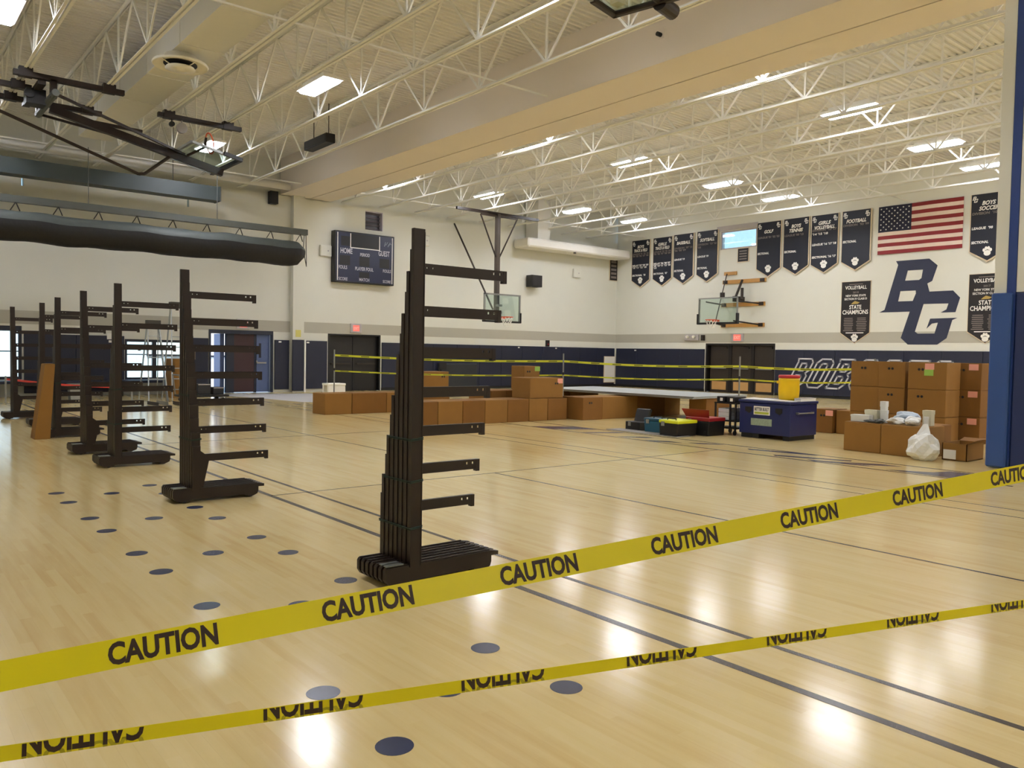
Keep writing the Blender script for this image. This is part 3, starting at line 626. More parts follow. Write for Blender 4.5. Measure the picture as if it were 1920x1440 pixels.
MB().box(18.43, 18.49, 24.2, 24.26, 2.74, 3.78).box(20.16, 20.22, 24.2, 24.26, 2.74, 3.78).box(18.43, 20.22, 24.2, 24.26, 3.72, 3.78).build('rim_frame', STEEL, bb)
MB().box(18.41, 20.24, 24.17, 24.29, 2.68, 2.75).box(18.4, 18.47, 24.17, 24.29, 2.7, 3.08).box(20.18, 20.25, 24.17, 24.29, 2.7, 3.08).build('edge_padding', BLACK, bb)
MB().box(19.17, 19.33, 24.24, 24.45, 3.02, 3.12).box(19.17, 19.33, 24.24, 24.45, 3.3, 3.38).build('mount', STEEL, h1)
rm = ring(MB(), (19.27, 23.86, 2.88), .23, .016).box(19.17, 19.37, 24.06, 24.22, 2.82, 2.9).build('rim', ORANGE, h1); net((19.27, 23.86, 2.87), .23).build('net', WHITE, rm)
# wall hoop on the pennant wall
h2 = thing('basketball_hoop', 'wall mounted basketball hoop on wooden boards above the brown doors', 'basketball hoop', (XB, 19.85, 2.7), 'gym hoops')
for ya, yb, z in ((18.74, 20.82, 4.66), (18.76, 20.86, 3.7), (18.76, 20.86, 2.84)):
    b = box1('mounting_board', WOOD, h2, XB-.06, XB, ya, yb, z-.08, z+.08)
    box1('bracket', BROWN2, b, XB-.09, XB-.06, ya+.05, ya+.25, z-.07, z+.07); box1('bracket', BROWN2, b, XB-.09, XB-.06, yb-.25, yb-.05, z-.07, z+.07)
box1('mounting_board', WOOD, h2, XB-.06, XB, 20.15, 20.76, 4.95, 5.09)
for z, zb in ((3.7, 3.75), (2.84, 2.95)):
    for a, b in ((18.95, 19.2), (20.7, 20.55)): MB().tube((XB-.08, a, z), (27.1, b, zb), .03, n=8).build('strut', BROWN, h2)
MB().tube((XB-.08, 20.6, 5.0), (27.15, 20.1, 2.95), .022, n=6).build('tension_rod', BROWN2, h2)
MB().box(27.9, XB-.06, 19.7, 19.85, 3.78, 4.0).tube((XB-.15, 19.78, 4.7), (28.1, 19.85, 3.95), .05, n=8).tube((28.2, 19.6, 3.9), (28.2, 19.6, 4.35), .06, n=8).tube((27.7, 20.2, 3.95), (27.7, 20.2, 4.15), .1, n=10).build('winch', BROWN2, h2)
bb = MB().box(27.0, 27.02, 18.97, 20.83, 2.9, 3.86).build('backboard', BOARDG, h2)
MB().box(26.98, 27.04, 18.95, 19.0, 2.9, 3.9).box(26.98, 27.04, 20.8, 20.85, 2.9, 3.9).box(26.98, 27.04, 18.95, 20.85, 3.85, 3.9).build('rim_frame', STEEL, bb)
MB().box(26.94, 27.07, 18.93, 20.87, 2.82, 2.9).box(26.94, 27.07, 18.92, 18.99, 2.83, 3.25).box(26.94, 27.07, 20.82, 20.89, 2.83, 3.25).build('edge_padding', BLACK, bb)
rm = ring(MB(), (26.6, 19.9, 2.98), .23, .016).box(26.8, 27.0, 19.8, 20.0, 2.92, 3.0).build('rim', ORANGE, h2); net((26.6, 19.9, 2.97), .23).build('net', WHITE, rm)

# ------------------------------------------------------------------ padded column at the right edge
col = tag(struct(link('support_column', None, None, (12.6, 4.3, 0))), 'padded cream column at the right edge of the picture', 'column')
MB().box(12.48, 12.8, 4.34, 4.5, 0, 6.9).build('shaft', WALL, col); MB().box(12.38, 13.0, 4.24, 4.5, .02, 2.46).build('column_pad', BLUEPAD, col, bevel=.02)
fp = thing('folded_partition', 'folded divider with blue edge and navy lower pad beside the column', 'partition', (12.6, 3.9, 0))
MB().box(12.46, 12.75, 4.22, 4.33, 0, 6.9).build('edge_post', M('blue edge post', (36, 62, 128), .5), fp); MB().box(12.47, 12.72, 3.3, 4.215, 2.47, 6.9).build('panel', WALL, fp)
MB().box(12.44, 12.8, 3.9, 4.215, .02, 2.46).box(12.44, 12.8, 3.3, 3.89, .02, 2.46).build('lower_pad', M('navy partition pad', (28, 44, 92), .5), fp, bevel=.02)

# ------------------------------------------------------------------ bleacher frames
PT = .056
post_m, arm_m, base_m = [], None, None
def post_mesh(h):
    mb = MB(); mb.box(-.085, 0, -.022, .003, .12, h).box(-.085, -.078, -.025, .006, .12, h).box(-.007, 0, -.025, .006, .12, h-.02)
    return mb.mesh('post', BROWN)
def plate_mesh(h): return MB().box(-.08, -.005, .005, .03, .12, h-.13).mesh('back_plate', BROWN)
def arm_mesh():
    mb = MB(); hw = .008
    xs = [0, .03-.005, .03+.005, .075-.004, .075+.004, .575-hw, .575+hw, .625-hw, .625+hw, .68]
    for k in range(len(xs)-1):
        if k % 2 == 0: mb.box(xs[k], xs[k+1], -.004, .004, -.034, .034)
        else: mb.box(xs[k], xs[k+1], -.004, .004, -.034, .004).box(xs[k], xs[k+1], -.004, .004, .02 if k > 4 else .014, .034)
    mb.box(0, .68, -.004, .03, .03, .036); mb.box(.655, .685, -.006, .03, -.05, .036)
    return mb.mesh('arm', BROWN)
def base_mesh():
    pr = [(-.26,.06),(-.24,.03),(-.2,.012),(-.1,.012),(-.08,.03),(.44,.03),(.46,.012),(.53,.012),(.57,.03),(.58,.06),(.58,.1),(.64,.1),(.64,.125),(.58,.135),(-.25,.135),(-.26,.12)]
    mb = MB().prism(pr, 'y', -.017, .017); mb.box(-.25, .57, -.006, .006, .135, .142)
    return mb.mesh('base_channel', BROWN)
ARM, BASE = arm_mesh(), base_mesh()
WHEEL = MB().tube((0, -.016, 0), (0, .016, 0), .034, n=14).mesh('wheel', BLACK)
GUS = MB().prism([(0, .1), (.02, .1), (.085, .4), (.085, .44), (.05, .46), (0, .5)], 'y', -.006, .006).mesh('gusset', BROWN)
PLT = MB().box(-.255, -.13, -.018, .018, .143, .15).mesh('end_plate', M('worn galvanised plate', (120, 126, 124), .4, metal=.5))
HS = [2.28-.267*i for i in range(7)]
POST = [post_mesh(h) for h in HS]; PLATE = [plate_mesh(h) for h in HS]
def frame(label, x, ynear, tall_near, twines=(.95, .68, .38), N=7):
    t = thing('bleacher_frame', label, 'bleacher frame', (x, ynear+.02, 0), 'bleacher frames in a row')
    for i in range(N):
        y = i*PT if tall_near else (N-1-i)*PT
        sg = 1 if tall_near else -1
        for nm_, me_ in (('post', POST[i]), ('back_plate', PLATE[i])): link(nm_, me_, t, (0, y, 0)).scale.y = sg
        link('arm', ARM, t, (0, y, HS[i]-.25)); link('base_channel', BASE, t, (0, y, 0))
        for wx in (-.15, .5): link('wheel', WHEEL, t, (wx, y, .036))
    link('gusset', GUS, t, (0, 0 if not tall_near else (N-1)*PT, 0))
    for k in (0, 1): link('end_plate', PLT, t, (0, k*PT, 0))
    for z in twines:
        n = sum(1 for h in HS[:N] if h > z+.05); ya = -.024 if tall_near else (N-n)*PT-.024; yb = (n-1)*PT+.028 if tall_near else (N-1)*PT+.028
        mb = MB(); c = [(-.09, ya), (.004, ya), (.004, yb), (-.09, yb)]
        for a, b in zip(c, c[1:]+c[:1]): mb.tube((a[0], a[1], z+(a[0]*.1)), (b[0], b[1], z+(b[0]*.1)), .0035, n=5).tube((a[0], a[1], z-.01+(a[0]*.1)), (b[0], b[1], z-.01+(b[0]*.1)), .003, n=5)
        me = mb.mesh('twine', TWINE); link('twine', me, t)
    return t
frame('dark brown bleacher frame standing nearest the caution tape', 2.82, 4.335, True)
frame('second bleacher frame from the front, triangular gusset low on its post', 2.6, 7.93, False, (1.05, .62))
frame('third bleacher frame from the front, twine around its posts', 2.57, 10.78, True, (.98, .55))
frame('fourth bleacher frame from the front, slim with angled foot brace', 2.56, 12.3, False, ())
frame('fifth bleacher frame from the front with a carton leaning on it', 2.6, 14.75, True, (.9,))
frame('sixth bleacher frame from the front, mostly behind the leaning carton frame', 2.72, 16.9, True, ())
frame('farthest bleacher frame, in front of the bright left window', 2.56, 18.9, False, ())
t = thing('leaning_carton', 'tall narrow cardboard carton leaning on a bleacher frame', 'carton', (2.35, 14.9, 0))
mb = MB(); mb.add([(2.2,14.62,0),(2.42,14.62,0),(2.42,15.0,0),(2.2,15.0,0),(2.36,14.66,1.2),(2.5,14.66,1.2),(2.5,15.0,1.2),(2.36,15.0,1.2)], [(3,2,1,0),(4,5,6,7),(0,1,5,4),(1,2,6,5),(2,3,7,6),(3,0,4,7)])
mb.build('body', CARD, t); MB().box(2.37, 2.49, 14.67, 14.99, 1.2, 1.206).build('flap', CARD2, t)

# ------------------------------------------------------------------ cardboard boxes
def carton(label, x0, x1, y0, y1, z0, z1, mat=CARD, hole=None, sticker=None, group='cardboard boxes'):
    t = thing('cardboard_box', label, 'box', ((x0+x1)/2, (y0+y1)/2, z0), group)
    g = .006; x0, x1, y0, y1 = x0+g, x1-g, y0+g, y1-g
    box1('body', mat, t, x0, x1, y0, y1, z0, z1-.004, bevel=.008)
    ym = (y0+y1)/2
    MB().box(x0+.005, x1-.005, y0+.005, ym-.004, z1-.004, z1).box(x0+.005, x1-.005, ym+.004, y1-.005, z1-.004, z1).build('flap', mat, t)
    if hole:
        zc = z1-.13
        f, u = hole
        for s in (-.032, .032):
            if f == 'x': MB().tube((x0-.003, u+s, zc), (x0-.001, u+s, zc), .024, n=10).build('hand_hole', BLACK, t)
            else: MB().tube((u+s, y0-.003, zc), (u+s, y0-.001, zc), .024, n=10).build('hand_hole', BLACK, t)
    for f, u, zz, m in sticker or ():
        if f == 'x': box1('sticker', m, t, x0-.003, x0-.001, u-.08, u+.08, zz-.11, zz)
        else: box1('sticker', m, t, u-.08, u+.08, y0-.003, y0-.001, zz-.11, zz)
    return t
ORD = ['first', 'second', 'third', 'fourth', 'fifth', 'sixth', 'seventh', 'eighth']
xs = [8.78, 9.15, 9.77, 10.35, 10.97, 11.58, 12.14, 12.74]; xs = [8.62]+xs[1:]
for k in range(7): carton('%s carton of the long front row, counted from the nearest bleacher frame' % ORD[k], xs[k], xs[k+1], 13.5, 14.22, 0, .495, CARD if k % 2 else CARD2)
xs = [8.42, 9.13, 10.07, 11.0, 11.95]
for k in range(4): carton('%s carton in the back row counted from the white step stool' % ORD[k], xs[k], xs[k+1], 17.1, 17.75, 0, .49, CARD2 if k % 2 else CARD)
carton('single carton set on top of the back row beside the nearest bleacher frame', 11.0, 11.93, 17.12, 17.7, .492, 1.0, CARD, ('y', 11.75))
for k, (a, b) in enumerate(((11.0, 11.2), (11.2, 11.66), (11.66, 12.1))): carton('low carton behind the long row, %s from the open gap' % ORD[k], a, b, 14.4, 15.0, 0, .645, CARD2)
carton('big carton with pink sticker on top of the long row', 11.64, 12.66, 13.56, 14.2, .497, .96, CARD, ('y', 12.45), [('y', 12.56, .94, PINK)])
carton('carton with green sticker behind the stacked pink-stickered one', 12.12, 12.66, 14.3, 14.9, 0, .62, CARD2)
carton('small topmost carton with a green sticker above the long row', 12.1, 12.6, 14.32, 14.8, .622, 1.21, CARD, ('y', 12.25), [('y', 12.52, 1.2, GREEN)])
xs = [12.85, 13.5, 14.74, 15.78, 16.4]
for k in range(4): carton('%s carton in the row under the grey decking panels' % ORD[k], xs[k], xs[k+1], 13.1+.02*k, 13.8, 0, .52, CARD if k % 2 else CARD2, ('y', 13.1) if k == 0 else None)
for k, (a, b) in enumerate(((13.55, 14.6), (14.62, 15.7))): carton('carton at the back beneath the grey decking panels, %s one' % ORD[k], a, b, 15.4, 16.0, 0, .52, CARD2)
# right-hand group
carton('table-height carton with packets on top, half nearer the blue chest', 12.66, 13.3, 6.13, 6.76, 0, .475, CARD)
carton('table-height carton with packets on top, half behind the plastic bag', 12.62, 13.3, 5.42, 6.12, 0, .475, CARD)
carton('carton at the back of the packet table, hand hole near column', 13.32, 13.75, 5.5, 6.7, 0, .47, CARD2)
for k in range(3):
    lv = ['bottom', 'middle', 'top'][k]; z0, z1 = .49*k, .49*k+.488
    carton('%s carton of the stack column nearest the outlined letters' % lv, 15.15, 15.75, 7.4, 7.98, z0, z1, CARD, ('x', 7.72) if k == 2 else None)
    carton('%s carton of the second stack column, against the dark gap' % lv, 15.08, 15.7, 6.88, 7.39, z0, z1, CARD, ('x', 7.16))
    carton('%s carton of the widest stack column%s' % (lv, ', pink and green stickers' if k == 2 else ''), 14.9, 15.5, 6.08, 6.76, z0, z1, CARD, ('x', 6.53), [('x', 6.38, z1-.02, PINK), ('x', 6.39, z1-.13, GREEN)] if k == 2 else None)
    carton('%s carton of the last stack column with a pink sticker, by the column' % lv, 15.57, 16.1, 5.76, 6.3, z0, z1, CARD2, ('x', 6.1), [('x', 5.9, z1-.02, PINK)])
carton('low carton with pink sticker left of the tall stacks', 15.22, 15.8, 8.36, 8.74, 0, .48, CARD2, ('x', 8.58), [('x', 8.44, .46, PINK)])
carton('low carton without sticker beside the tall stacks', 15.3, 15.9, 8.0, 8.34, 0, .47, CARD)
t = thing('open_box', 'small open cardboard box on the floor by the plastic bag', 'box', (13.2, 5.1, 0))
MB().box(12.8, 13.42, 4.9, 4.91, 0, .26).box(12.8, 13.42, 5.24, 5.25, 0, .26).box(12.8, 12.81, 4.9, 5.25, 0, .26).box(13.41, 13.42, 4.9, 5.25, 0, .26).box(12.8, 13.42, 4.9, 5.25, 0, .01).build('body', CARD, t)
MB().add([(12.8,4.9,.26),(13.42,4.9,.26),(13.42,4.76,.33),(12.8,4.76,.33)], [(0,1,2,3)]).add([(13.42,4.9,.26),(13.42,5.25,.26),(13.6,5.25,.3),(13.6,4.9,.3)], [(0,1,2,3)]).build('flap', CARD2, t)
MB().box(12.793, 12.799, 5.05, 5.23, .02, .16).build('label_sheet', WHITE, t)
# packets on the carton table
PAPER = M('white small carton', (214, 216, 212), .6); CREAMC = M('cream small carton', (200, 196, 170), .7); DARKP = M('dark hardware bag', (74, 76, 74), .5)
def small_box(label, x, y, w_, d, h, mat, rot=0):
    t = thing('small_carton', label, 'small carton', (x, y, .478), 'hardware packets on the carton table'); t.rotation_euler.z = rot
    me = MB().box(-w_/2, w_/2, -d/2, d/2, 0, h).mesh('body', mat, bevel=.004); link('body', me, t); link('lid', MB().box(-w_/2-.003, w_/2+.003, -d/2-.003, d/2+.003, h*.75, h+.003).mesh('lid', mat), t)
small_box('tall white carton standing at the back of the packet table', 13.05, 6.28, .09, .09, .34, PAPER); small_box('shorter white carton beside the tall standing one', 12.94, 6.22, .1, .1, .2, PAPER, .2)
small_box('cream carton behind the white packets', 13.0, 6.45, .12, .2, .19, CREAMC); small_box('white topped jar-like carton at the near end of the table', 13.02, 5.56, .13, .13, .24, CREAMC); small_box('little white carton near the table corner', 12.8, 5.5, .08, .06, .15, PAPER, .3)
small_box('flat pale carton at the far end of the table', 12.85, 6.55, .16, .3, .11, PAPER, .1)
def crumple(name, label, cat, c, r, mat, seed, group=None, flat=.5):
    rnd = random.Random(seed); bm = bmesh.new(); bmesh.ops.create_icosphere(bm, subdivisions=3, radius=1)
    ax = [(Vector((rnd.uniform(-1,1), rnd.uniform(-1,1), rnd.uniform(-1,1))).normalized(), rnd.uniform(3, 9), rnd.uniform(0, 6)) for _ in range(7)]
    for v in bm.verts:
        d = v.co.normalized(); k = 1+sum(.07*math.sin(a.dot(d)*f+p) for a, f, p in ax)
        v.co = Vector((d.x*r[0]*k, d.y*r[1]*k, max(-.95, d.z)*r[2]*k+r[2]*.9)); v.co.z = max(0, v.co.z)
    me = bpy.data.meshes.new(name); bm.to_mesh(me); bm.free(); me.materials.append(mat)
    t = thing(name, label, cat, c, group); link('body', me, t); return t
crumple('packet', 'crumpled clear packet in the middle of the carton table', 'packet', (12.83, 5.98, .478), (.09, .13, .06), PLASTW, 1, 'hardware packets on the carton table')
crumple('packet', 'crumpled clear packet next to the cream carton end of the table', 'packet', (12.83, 5.72, .478), (.1, .11, .07), PLASTW, 2, 'hardware packets on the carton table')
crumple('packet', 'pale blue packet heaped behind the dark bag', 'packet', (13.1, 5.92, .478), (.11, .2, .1), M('pale blue plastic', (186, 200, 214), .4), 3, 'hardware packets on the carton table')
crumple('packet', 'dark hardware bag lying at the front of the table', 'packet', (12.74, 6.2, .478), (.05, .08, .04), DARKP, 4, 'hardware packets on the carton table')
crumple('packet', 'flat dark bag at the table front beside the white carton', 'packet', (12.8, 6.36, .478), (.06, .12, .025), DARKP, 5, 'hardware packets on the carton table')
bag = crumple('plastic_bag', 'large white plastic bag slumped against the carton table', 'plastic bag', (12.42, 5.36, 0), (.17, .24, .2), PLASTW, 11)
me = MB().add([(12.43,5.36,.3),(12.38,5.52,.28),(12.47,5.4,.54),(12.5,5.34,.55),(12.4,5.22,.26)], [(0,1,2),(0,2,3),(0,3,4),(1,4,3,2)]).build('bag_neck', PLASTW, bag)

# ------------------------------------------------------------------ blue tool chest and tool boxes
CH = M('blue enamel', (22, 33, 86), .4, var=.1)
tc = thing('tool_chest', 'blue steel jobsite tool chest with a white name plate', 'tool chest', (13.45, 8.48, 0))
box1('body', CH, tc, 13.0, 13.9, 7.95, 9.02, .08, .66, bevel=.01); box1('lid', CH, tc, 12.98, 13.92, 7.93, 9.04, .662, .71, bevel=.01)
for a, b in ((8.75, 8.98), (7.98, 8.1), (8.6, 8.74)): box1('skid', BLACK, tc, 13.02, 13.88, a, b, 0, .08)
for y in (8.82, 8.18): MB().prism([(y+.07, .58), (y+.07, .5), (y-.02, .46), (y-.07, .5), (y-.07, .58)], 'x', 12.992, 12.998).build('latch_recess', BLACK, tc)
pl = box1('name_plate', WHITE, tc, 12.985, 12.995, 8.36, 8.7, .44, .6); put_text(pl, 'BETTER BUILT', LOGO, (12.983, 8.68, .515), LY, UZ, .3, .06, 0, .03); box1('plate_stripe', M('lime stripe', (170, 180, 60), .5), pl, 12.982, 12.985, 8.38, 8.68, .455, .495)
box1('worn_label', M('worn green label', (140, 156, 140), .6, var=.3, scale=30), tc, 12.993, 12.999, 8.32, 8.76, .24, .37)
MB().tube((13.2, 7.9, .5), (13.7, 7.9, .5), .014, n=8).box(13.18, 13.22, 7.9, 7.95, .48, .52).box(13.68, 13.72, 7.9, 7.95, .48, .52).build('carry_handle', STEEL, tc)
bk = thing('yellow_barrel', 'yellow plastic barrel with red lid on the blue tool chest', 'barrel', (13.5, 8.3, .711))
YB = M('yellow plastic', (232, 190, 14), .4); RB = M('red plastic', (186, 44, 50), .4)
MB().lathe((13.5, 8.3, .711), [(.165, 0), (.175, .02), (.185, .1), (.19, .2), (.185, .36), (.19, .38), (.185, .42)], 24).build('drum', YB, bk, smooth=True)
MB().lathe((13.5, 8.3, 1.131), [(.193, 0), (.193, .035), (.185, .055), (.1, .05)], 24).build('lid', RB, bk, smooth=True); MB().bar((13.4, 8.48, 1.05), (13.6, 8.48, 1.05), .03, .05).build('handle', YB, bk)
def sheet(label, x0, x1, y0, y1, z, mat=WHITE):
    t = thing('paper_sheet', label, 'papers', ((x0+x1)/2, (y0+y1)/2, z), 'papers on the tool chest'); box1('sheet', mat, t, x0, x1, y0, y1, z, z+.006)
    MB().add([(x0, y0, z+.012), (x1, y0+.02, z+.01), (x1-.02, y1, z+.02), (x0+.02, y1-.02, z+.014)], [(0,1,2,3)]).build('sheet', mat, t)
sheet('white drawings spread over the chest beside the barrel', 13.02, 13.45, 8.45, 9.0, .711); sheet('white paper on the chest front edge under the barrel', 13.0, 13.28, 7.98, 8.42, .711)
t = thing('book_stack', 'thick white catalogue lying on the tool chest corner', 'catalogue', (13.6, 8.02, .711)); box1('pages', WHITE, t, 13.35, 13.85, 7.95, 8.09, .711, .76); box1('cover', GREYF, t, 13.34, 13.86, 7.945, 8.095, .76, .768)
def toolbox(name, label, x0, x1, y0, y1, h, body, lid, latch=True, z=0):
    t = thing(name, label, 'toolbox', ((x0+x1)/2, (y0+y1)/2, z))
    MB().prism([(y0+.02, z), (y1-.02, z), (y1, z+h*.8), (y0, z+h*.8)], 'x', x0, x1).build('body', body, t, bevel=.008)
    box1('lid', lid, t, x0-.006, x1+.006, y0-.006, y1+.006, z+h*.8+.001, z+h, bevel=.01)
    MB().tube((x0+.1, (y0+y1)/2-.1, z+h), (x0+.1, (y0+y1)/2-.1, z+h+.03), .01, n=6).tube((x0+.1, (y0+y1)/2+.1, z+h), (x0+.1, (y0+y1)/2+.1, z+h+.03), .01, n=6).tube((x0+.1, (y0+y1)/2-.1, z+h+.03), (x0+.1, (y0+y1)/2+.1, z+h+.03), .012, n=6).build('handle', BLACK, t)
    if latch: box1('latch', STEEL, t, x0-.014, x0-.006, y1-.14, y1-.06, z+h*.62, z+h*.9)
    return t
TEAL = M('teal plastic', (28, 84, 106), .45); YG = M('yellow green lid', (206, 214, 30), .4); REDP = M('red toolbox plastic', (140, 26, 32), .4)
toolbox('toolbox', 'teal toolbox between the open case and yellow-lidded box', 12.05, 12.35, 10.02, 10.56, .28, TEAL, M('teal lid', (24, 70, 92), .45))
toolbox('toolbox', 'black toolbox with bright yellow lid', 11.78, 12.35, 9.5, 9.95, .3, BLACK, YG)
rb = toolbox('rolling_toolbox', 'black rolling toolbox with a red top tray', 12.45, 12.95, 9.3, 9.85, .34, BLACK, REDP)
for y in (9.38, 9.77): MB().tube((12.47, y-.02, .05), (12.47, y+.02, .05), .05, n=14).build('wheel', BLACK, rb)
MB().add([(12.45,9.3,.345),(12.45,9.85,.345),(12.37,9.9,.5),(12.37,9.25,.5)], [(0,1,2,3)]).add([(12.37,9.9,.5),(12.37,9.25,.5),(12.35,9.25,.5),(12.35,9.9,.5)], [(0,1,2,3)]).build('open_tray', REDP, rb)
oc = thing('tool_case', 'small black case standing open at the end of the toolboxes', 'tool case', (12.25, 10.95, 0))
box1('tray', BLACK, oc, 12.1, 12.4, 10.72, 11.1, 0, .17, bevel=.01); MB().prism([(12.34, .175), (12.4, .175), (12.5, .4), (12.46, .42), (12.42, .41)], 'y', 10.74, 11.08).build('lid', BLACK, oc); box1('latch', STEEL, oc, 12.09, 12.1, 10.95, 11.02, .08, .16)
gb = thing('floor_board', 'grey board on the floor under the toolboxes', 'board', (12.1, 10.3, 0)); box1('sheet', M('grey floor board', (122, 118, 112), .6), gb, 11.7, 12.1, 9.45, 11.25, .0015, .012)
for o_ in ('toolbox',): pass
ct = thing('utility_cart', 'black shelf cart standing beside the blue chest', 'cart', (13.3, 9.3, 0))
for x, y in ((13.02, 9.12), (13.02, 9.24), (13.5, 9.12), (13.5, 9.24)): MB().box(x-.015, x+.015, y-.015, y+.015, .08, .62).build('leg', BLACK, ct)
for z in (.12, .26, .6): box1('shelf', BLACK, ct, 13.0, 13.52, 9.1, 9.6, z, z+.025)
for x, y in ((13.05, 9.15), (13.47, 9.15), (13.05, 9.55), (13.47, 9.55)): MB().tube((x, y-.015, .045), (x, y+.015, .045), .045, n=12).build('caster', BLACK, ct)
for x, y in ((13.02, 9.58), (13.5, 9.58)): MB().box(x-.015, x+.015, y-.015, y+.015, .08, .62).build('leg', BLACK, ct)
for k, (a, b) in enumerate(((9.15, 9.33), (9.38, 9.56))):
    c = thing('drill_case', 'small black tool case on the cart, %s' % ('next to the blue chest' if k == 0 else 'away from the chest'), 'tool case', (13.2, a, .626)); box1('body', BLACK, c, 13.02, 13.4, a, b, .626, .74, bevel=.01); box1('label_sheet', WHITE, c, 13.014, 13.02, a+.04, a+.1, .65, .71)
for k in range(3):
    c = thing('plank_bundle', ['lowest', 'middle', 'top'][k]+' pale folded sheet on the shelf of the cart', 'folded sheet', (13.25, 9.35, .286+.075*k)); box1('sheet', PAPER, c, 13.04, 13.48, 9.28, 9.53, .287+.075*k, .357+.075*k, bevel=.005)
# stack of grey decking panels
for k in range(2):
    t = thing('decking_panel', ['lower', 'upper'][k]+' large light grey decking panel lying across the cartons', 'decking panel', (15.4, 13.6, .55+.03*k), 'grey decking panels')
    t.rotation_euler.z = .06+.01*k
    link('sheet', MB().box(-1.1, 1.15, -2.3, 2.6, 0, .022).mesh('sheet', M('light grey deck panel', (160, 166, 168), .45, var=.06, scale=1)), t); link('edge_strip', MB().box(-1.12, -1.1, -2.3, 2.6, -.002, .024).mesh('edge_strip', STEEL), t)
for k, (x, y) in enumerate(((15.0, 11.3), (15.6, 11.4), (16.0, 12.0))):
    carton('support carton under the near end of the decking panels, %s' % ('closest to the cart', 'in the middle', 'farthest from the cart')[k], x, x+.5, y, y+.5, 0, .545, CARD2)

# ------------------------------------------------------------------ far fence tape and posts
POSTS = [(9.25, 18.27), (13.39, 14.36), (15.96, 11.1), (17.7, 8.76)]
NMP = ['by the black double doors', 'behind the carton with green sticker', 'in front of the brown doors', 'behind the tall carton stacks']
for (x, y), nm in zip(POSTS, NMP):
    t = thing('fence_post', 'slim grey stanchion post ' + nm, 'stanchion', (x, y, 0), 'stanchions of the far tape fence')
    MB().tube((x, y, .03), (x, y, 1.52), .018, n=10).build('post', STEEL, t); MB().lathe((x, y, 0), [(.15, 0), (.15, .02), (.03, .035)], 20).build('foot', BLACK, t)
    MB().tube((x, y, 1.0), (x, y, 1.06), .026, n=10).build('clip', BLACK, t)
YF2 = M('far caution tape', (200, 204, 50), .5); YF3 = M('far tape print', (110, 112, 30), .5)
for lv, za, zb in (('upper', (1.38, 1.33, 1.29, 1.3), .05), ('lower', (.99, .99, .99, 1.0), .035)):
    for k in range(3):
        a, b = Vector((*POSTS[k], za[k])), Vector((*POSTS[k+1], za[k+1])); n = (b-a).length; m = max(2, int(n/.5))
        t = thing('fence_tape', '%s far yellow tape span %s' % (lv, ('from the black doors to the cartons', 'past the white wall panel', 'in front of the brown doors and outlined letters')[k]), 'caution tape', a, 'far caution tape spans')
        d = (b-a).normalized(); nr = Vector((-d.y, d.x, 0)); mb = MB(); mp = MB()
        for q in range(m):
            p0, p1 = a+(b-a)*(q/m), a+(b-a)*((q+1)/m); s0 = -.05*math.sin(math.pi*q/m); s1 = -.05*math.sin(math.pi*(q+1)/m)
            p0.z += s0; p1.z += s1
            mb.bar(p0, p1, .002, zb)
            c = (p0+p1)/2; mp.bar(c-(p1-p0)*.2, c+(p1-p0)*.2, .004, zb*.5)
        mb.build('tape', YF2, t); tag(mp.build('print', YF3, t), kind='stuff')

# ------------------------------------------------------------------ foreground caution tapes
def tape(name, label, A, D, n0, n1, width, lean, folded):
    A, D = Vector(A), Vector(D); d = D.normalized(); side = Vector((d.y, -d.x, 0)).normalized()
    if side.dot(A-EYE) > 0: side = -side          # towards the viewer
    per = D.length; L0, L1 = n0*per, n1*per; N = 60
    def frm(s):
        f = (s-L0)/(L1-L0); th = lean[0]+(lean[1]-lean[0])*f
        up = Vector((0,0,1))*math.cos(th)-side*math.sin(th)
        up = (up-d*up.dot(d)).normalized(); return A+d*s, up, side
    t = thing(name, label, 'caution tape', A+d*L0, 'foreground caution tapes')
    mb = MB(); vs = []
    for k in range(N+1):
        s = L0+(L1-L0)*k/N; c, up, sd = frm(s); nn = d.cross(up).normalized()*.0004
        vs += [c-up*width/2-nn, c+up*width/2-nn, c+up*width/2+nn, c-up*width/2+nn]
    mb.add(vs, [(4*k+i, 4*k+(i+1) % 4, 4*k+4+(i+1) % 4, 4*k+4+i) for k in range(N) for i in range(4)]+[(0,1,2,3),(4*N+3,4*N+2,4*N+1,4*N)]).build('tape', YEL, t)
    tv, tf, asp = text_data('CAUTION', 0, .038)
    for k in range(math.ceil(n0), math.floor(n1)):
        if not folded: layers = [(0, .0011, INK, 0)]
        else: layers = [(1, .0011, INK, 0), (2, .0008, YELD, 1)]
        for mode, eps, mat, _ in layers:
            bm = bmesh.new(); vv = []
            wl_, hl = per*(.49 if not folded else .48), .06
            for x, y in tv: vv.append(bm.verts.new((x*wl_, (y-.5)*hl, 0)))
            for fc in tf:
                try: bm.faces.new([vv[i] for i in fc])
                except ValueError: pass
            if mode:
                # only half of the lettering shows on each face of the folded tape
                sg = 1 if mode == 1 else -1
                r = bmesh.ops.bisect_plane(bm, geom=list(bm.verts)+list(bm.edges)+list(bm.faces), plane_co=(0, 0, 0), plane_no=(0, sg, 0), clear_inner=True)
                for v in bm.verts:
                    y = v.co.y*sg          # 0 .. hl/2 from the fold
                    v.co.x = wl_-v.co.x    # printed upside down
                    v.co.y = (width/2-y-.002) if mode == 1 else (-width/2+y*.55)
            me = bpy.data.meshes.new('print')
            for v in bm.verts:
                s = k*per+v.co.x; c, up, sd = frm(s); nn = d.cross(up).normalized()
                if nn.dot(EYE-c) < 0: nn = -nn
                v.co = c+up*v.co.y+nn*eps-wl(t)
            bm.to_mesh(me); bm.free(); me.materials.append(mat); link('print', me, t)
    return t
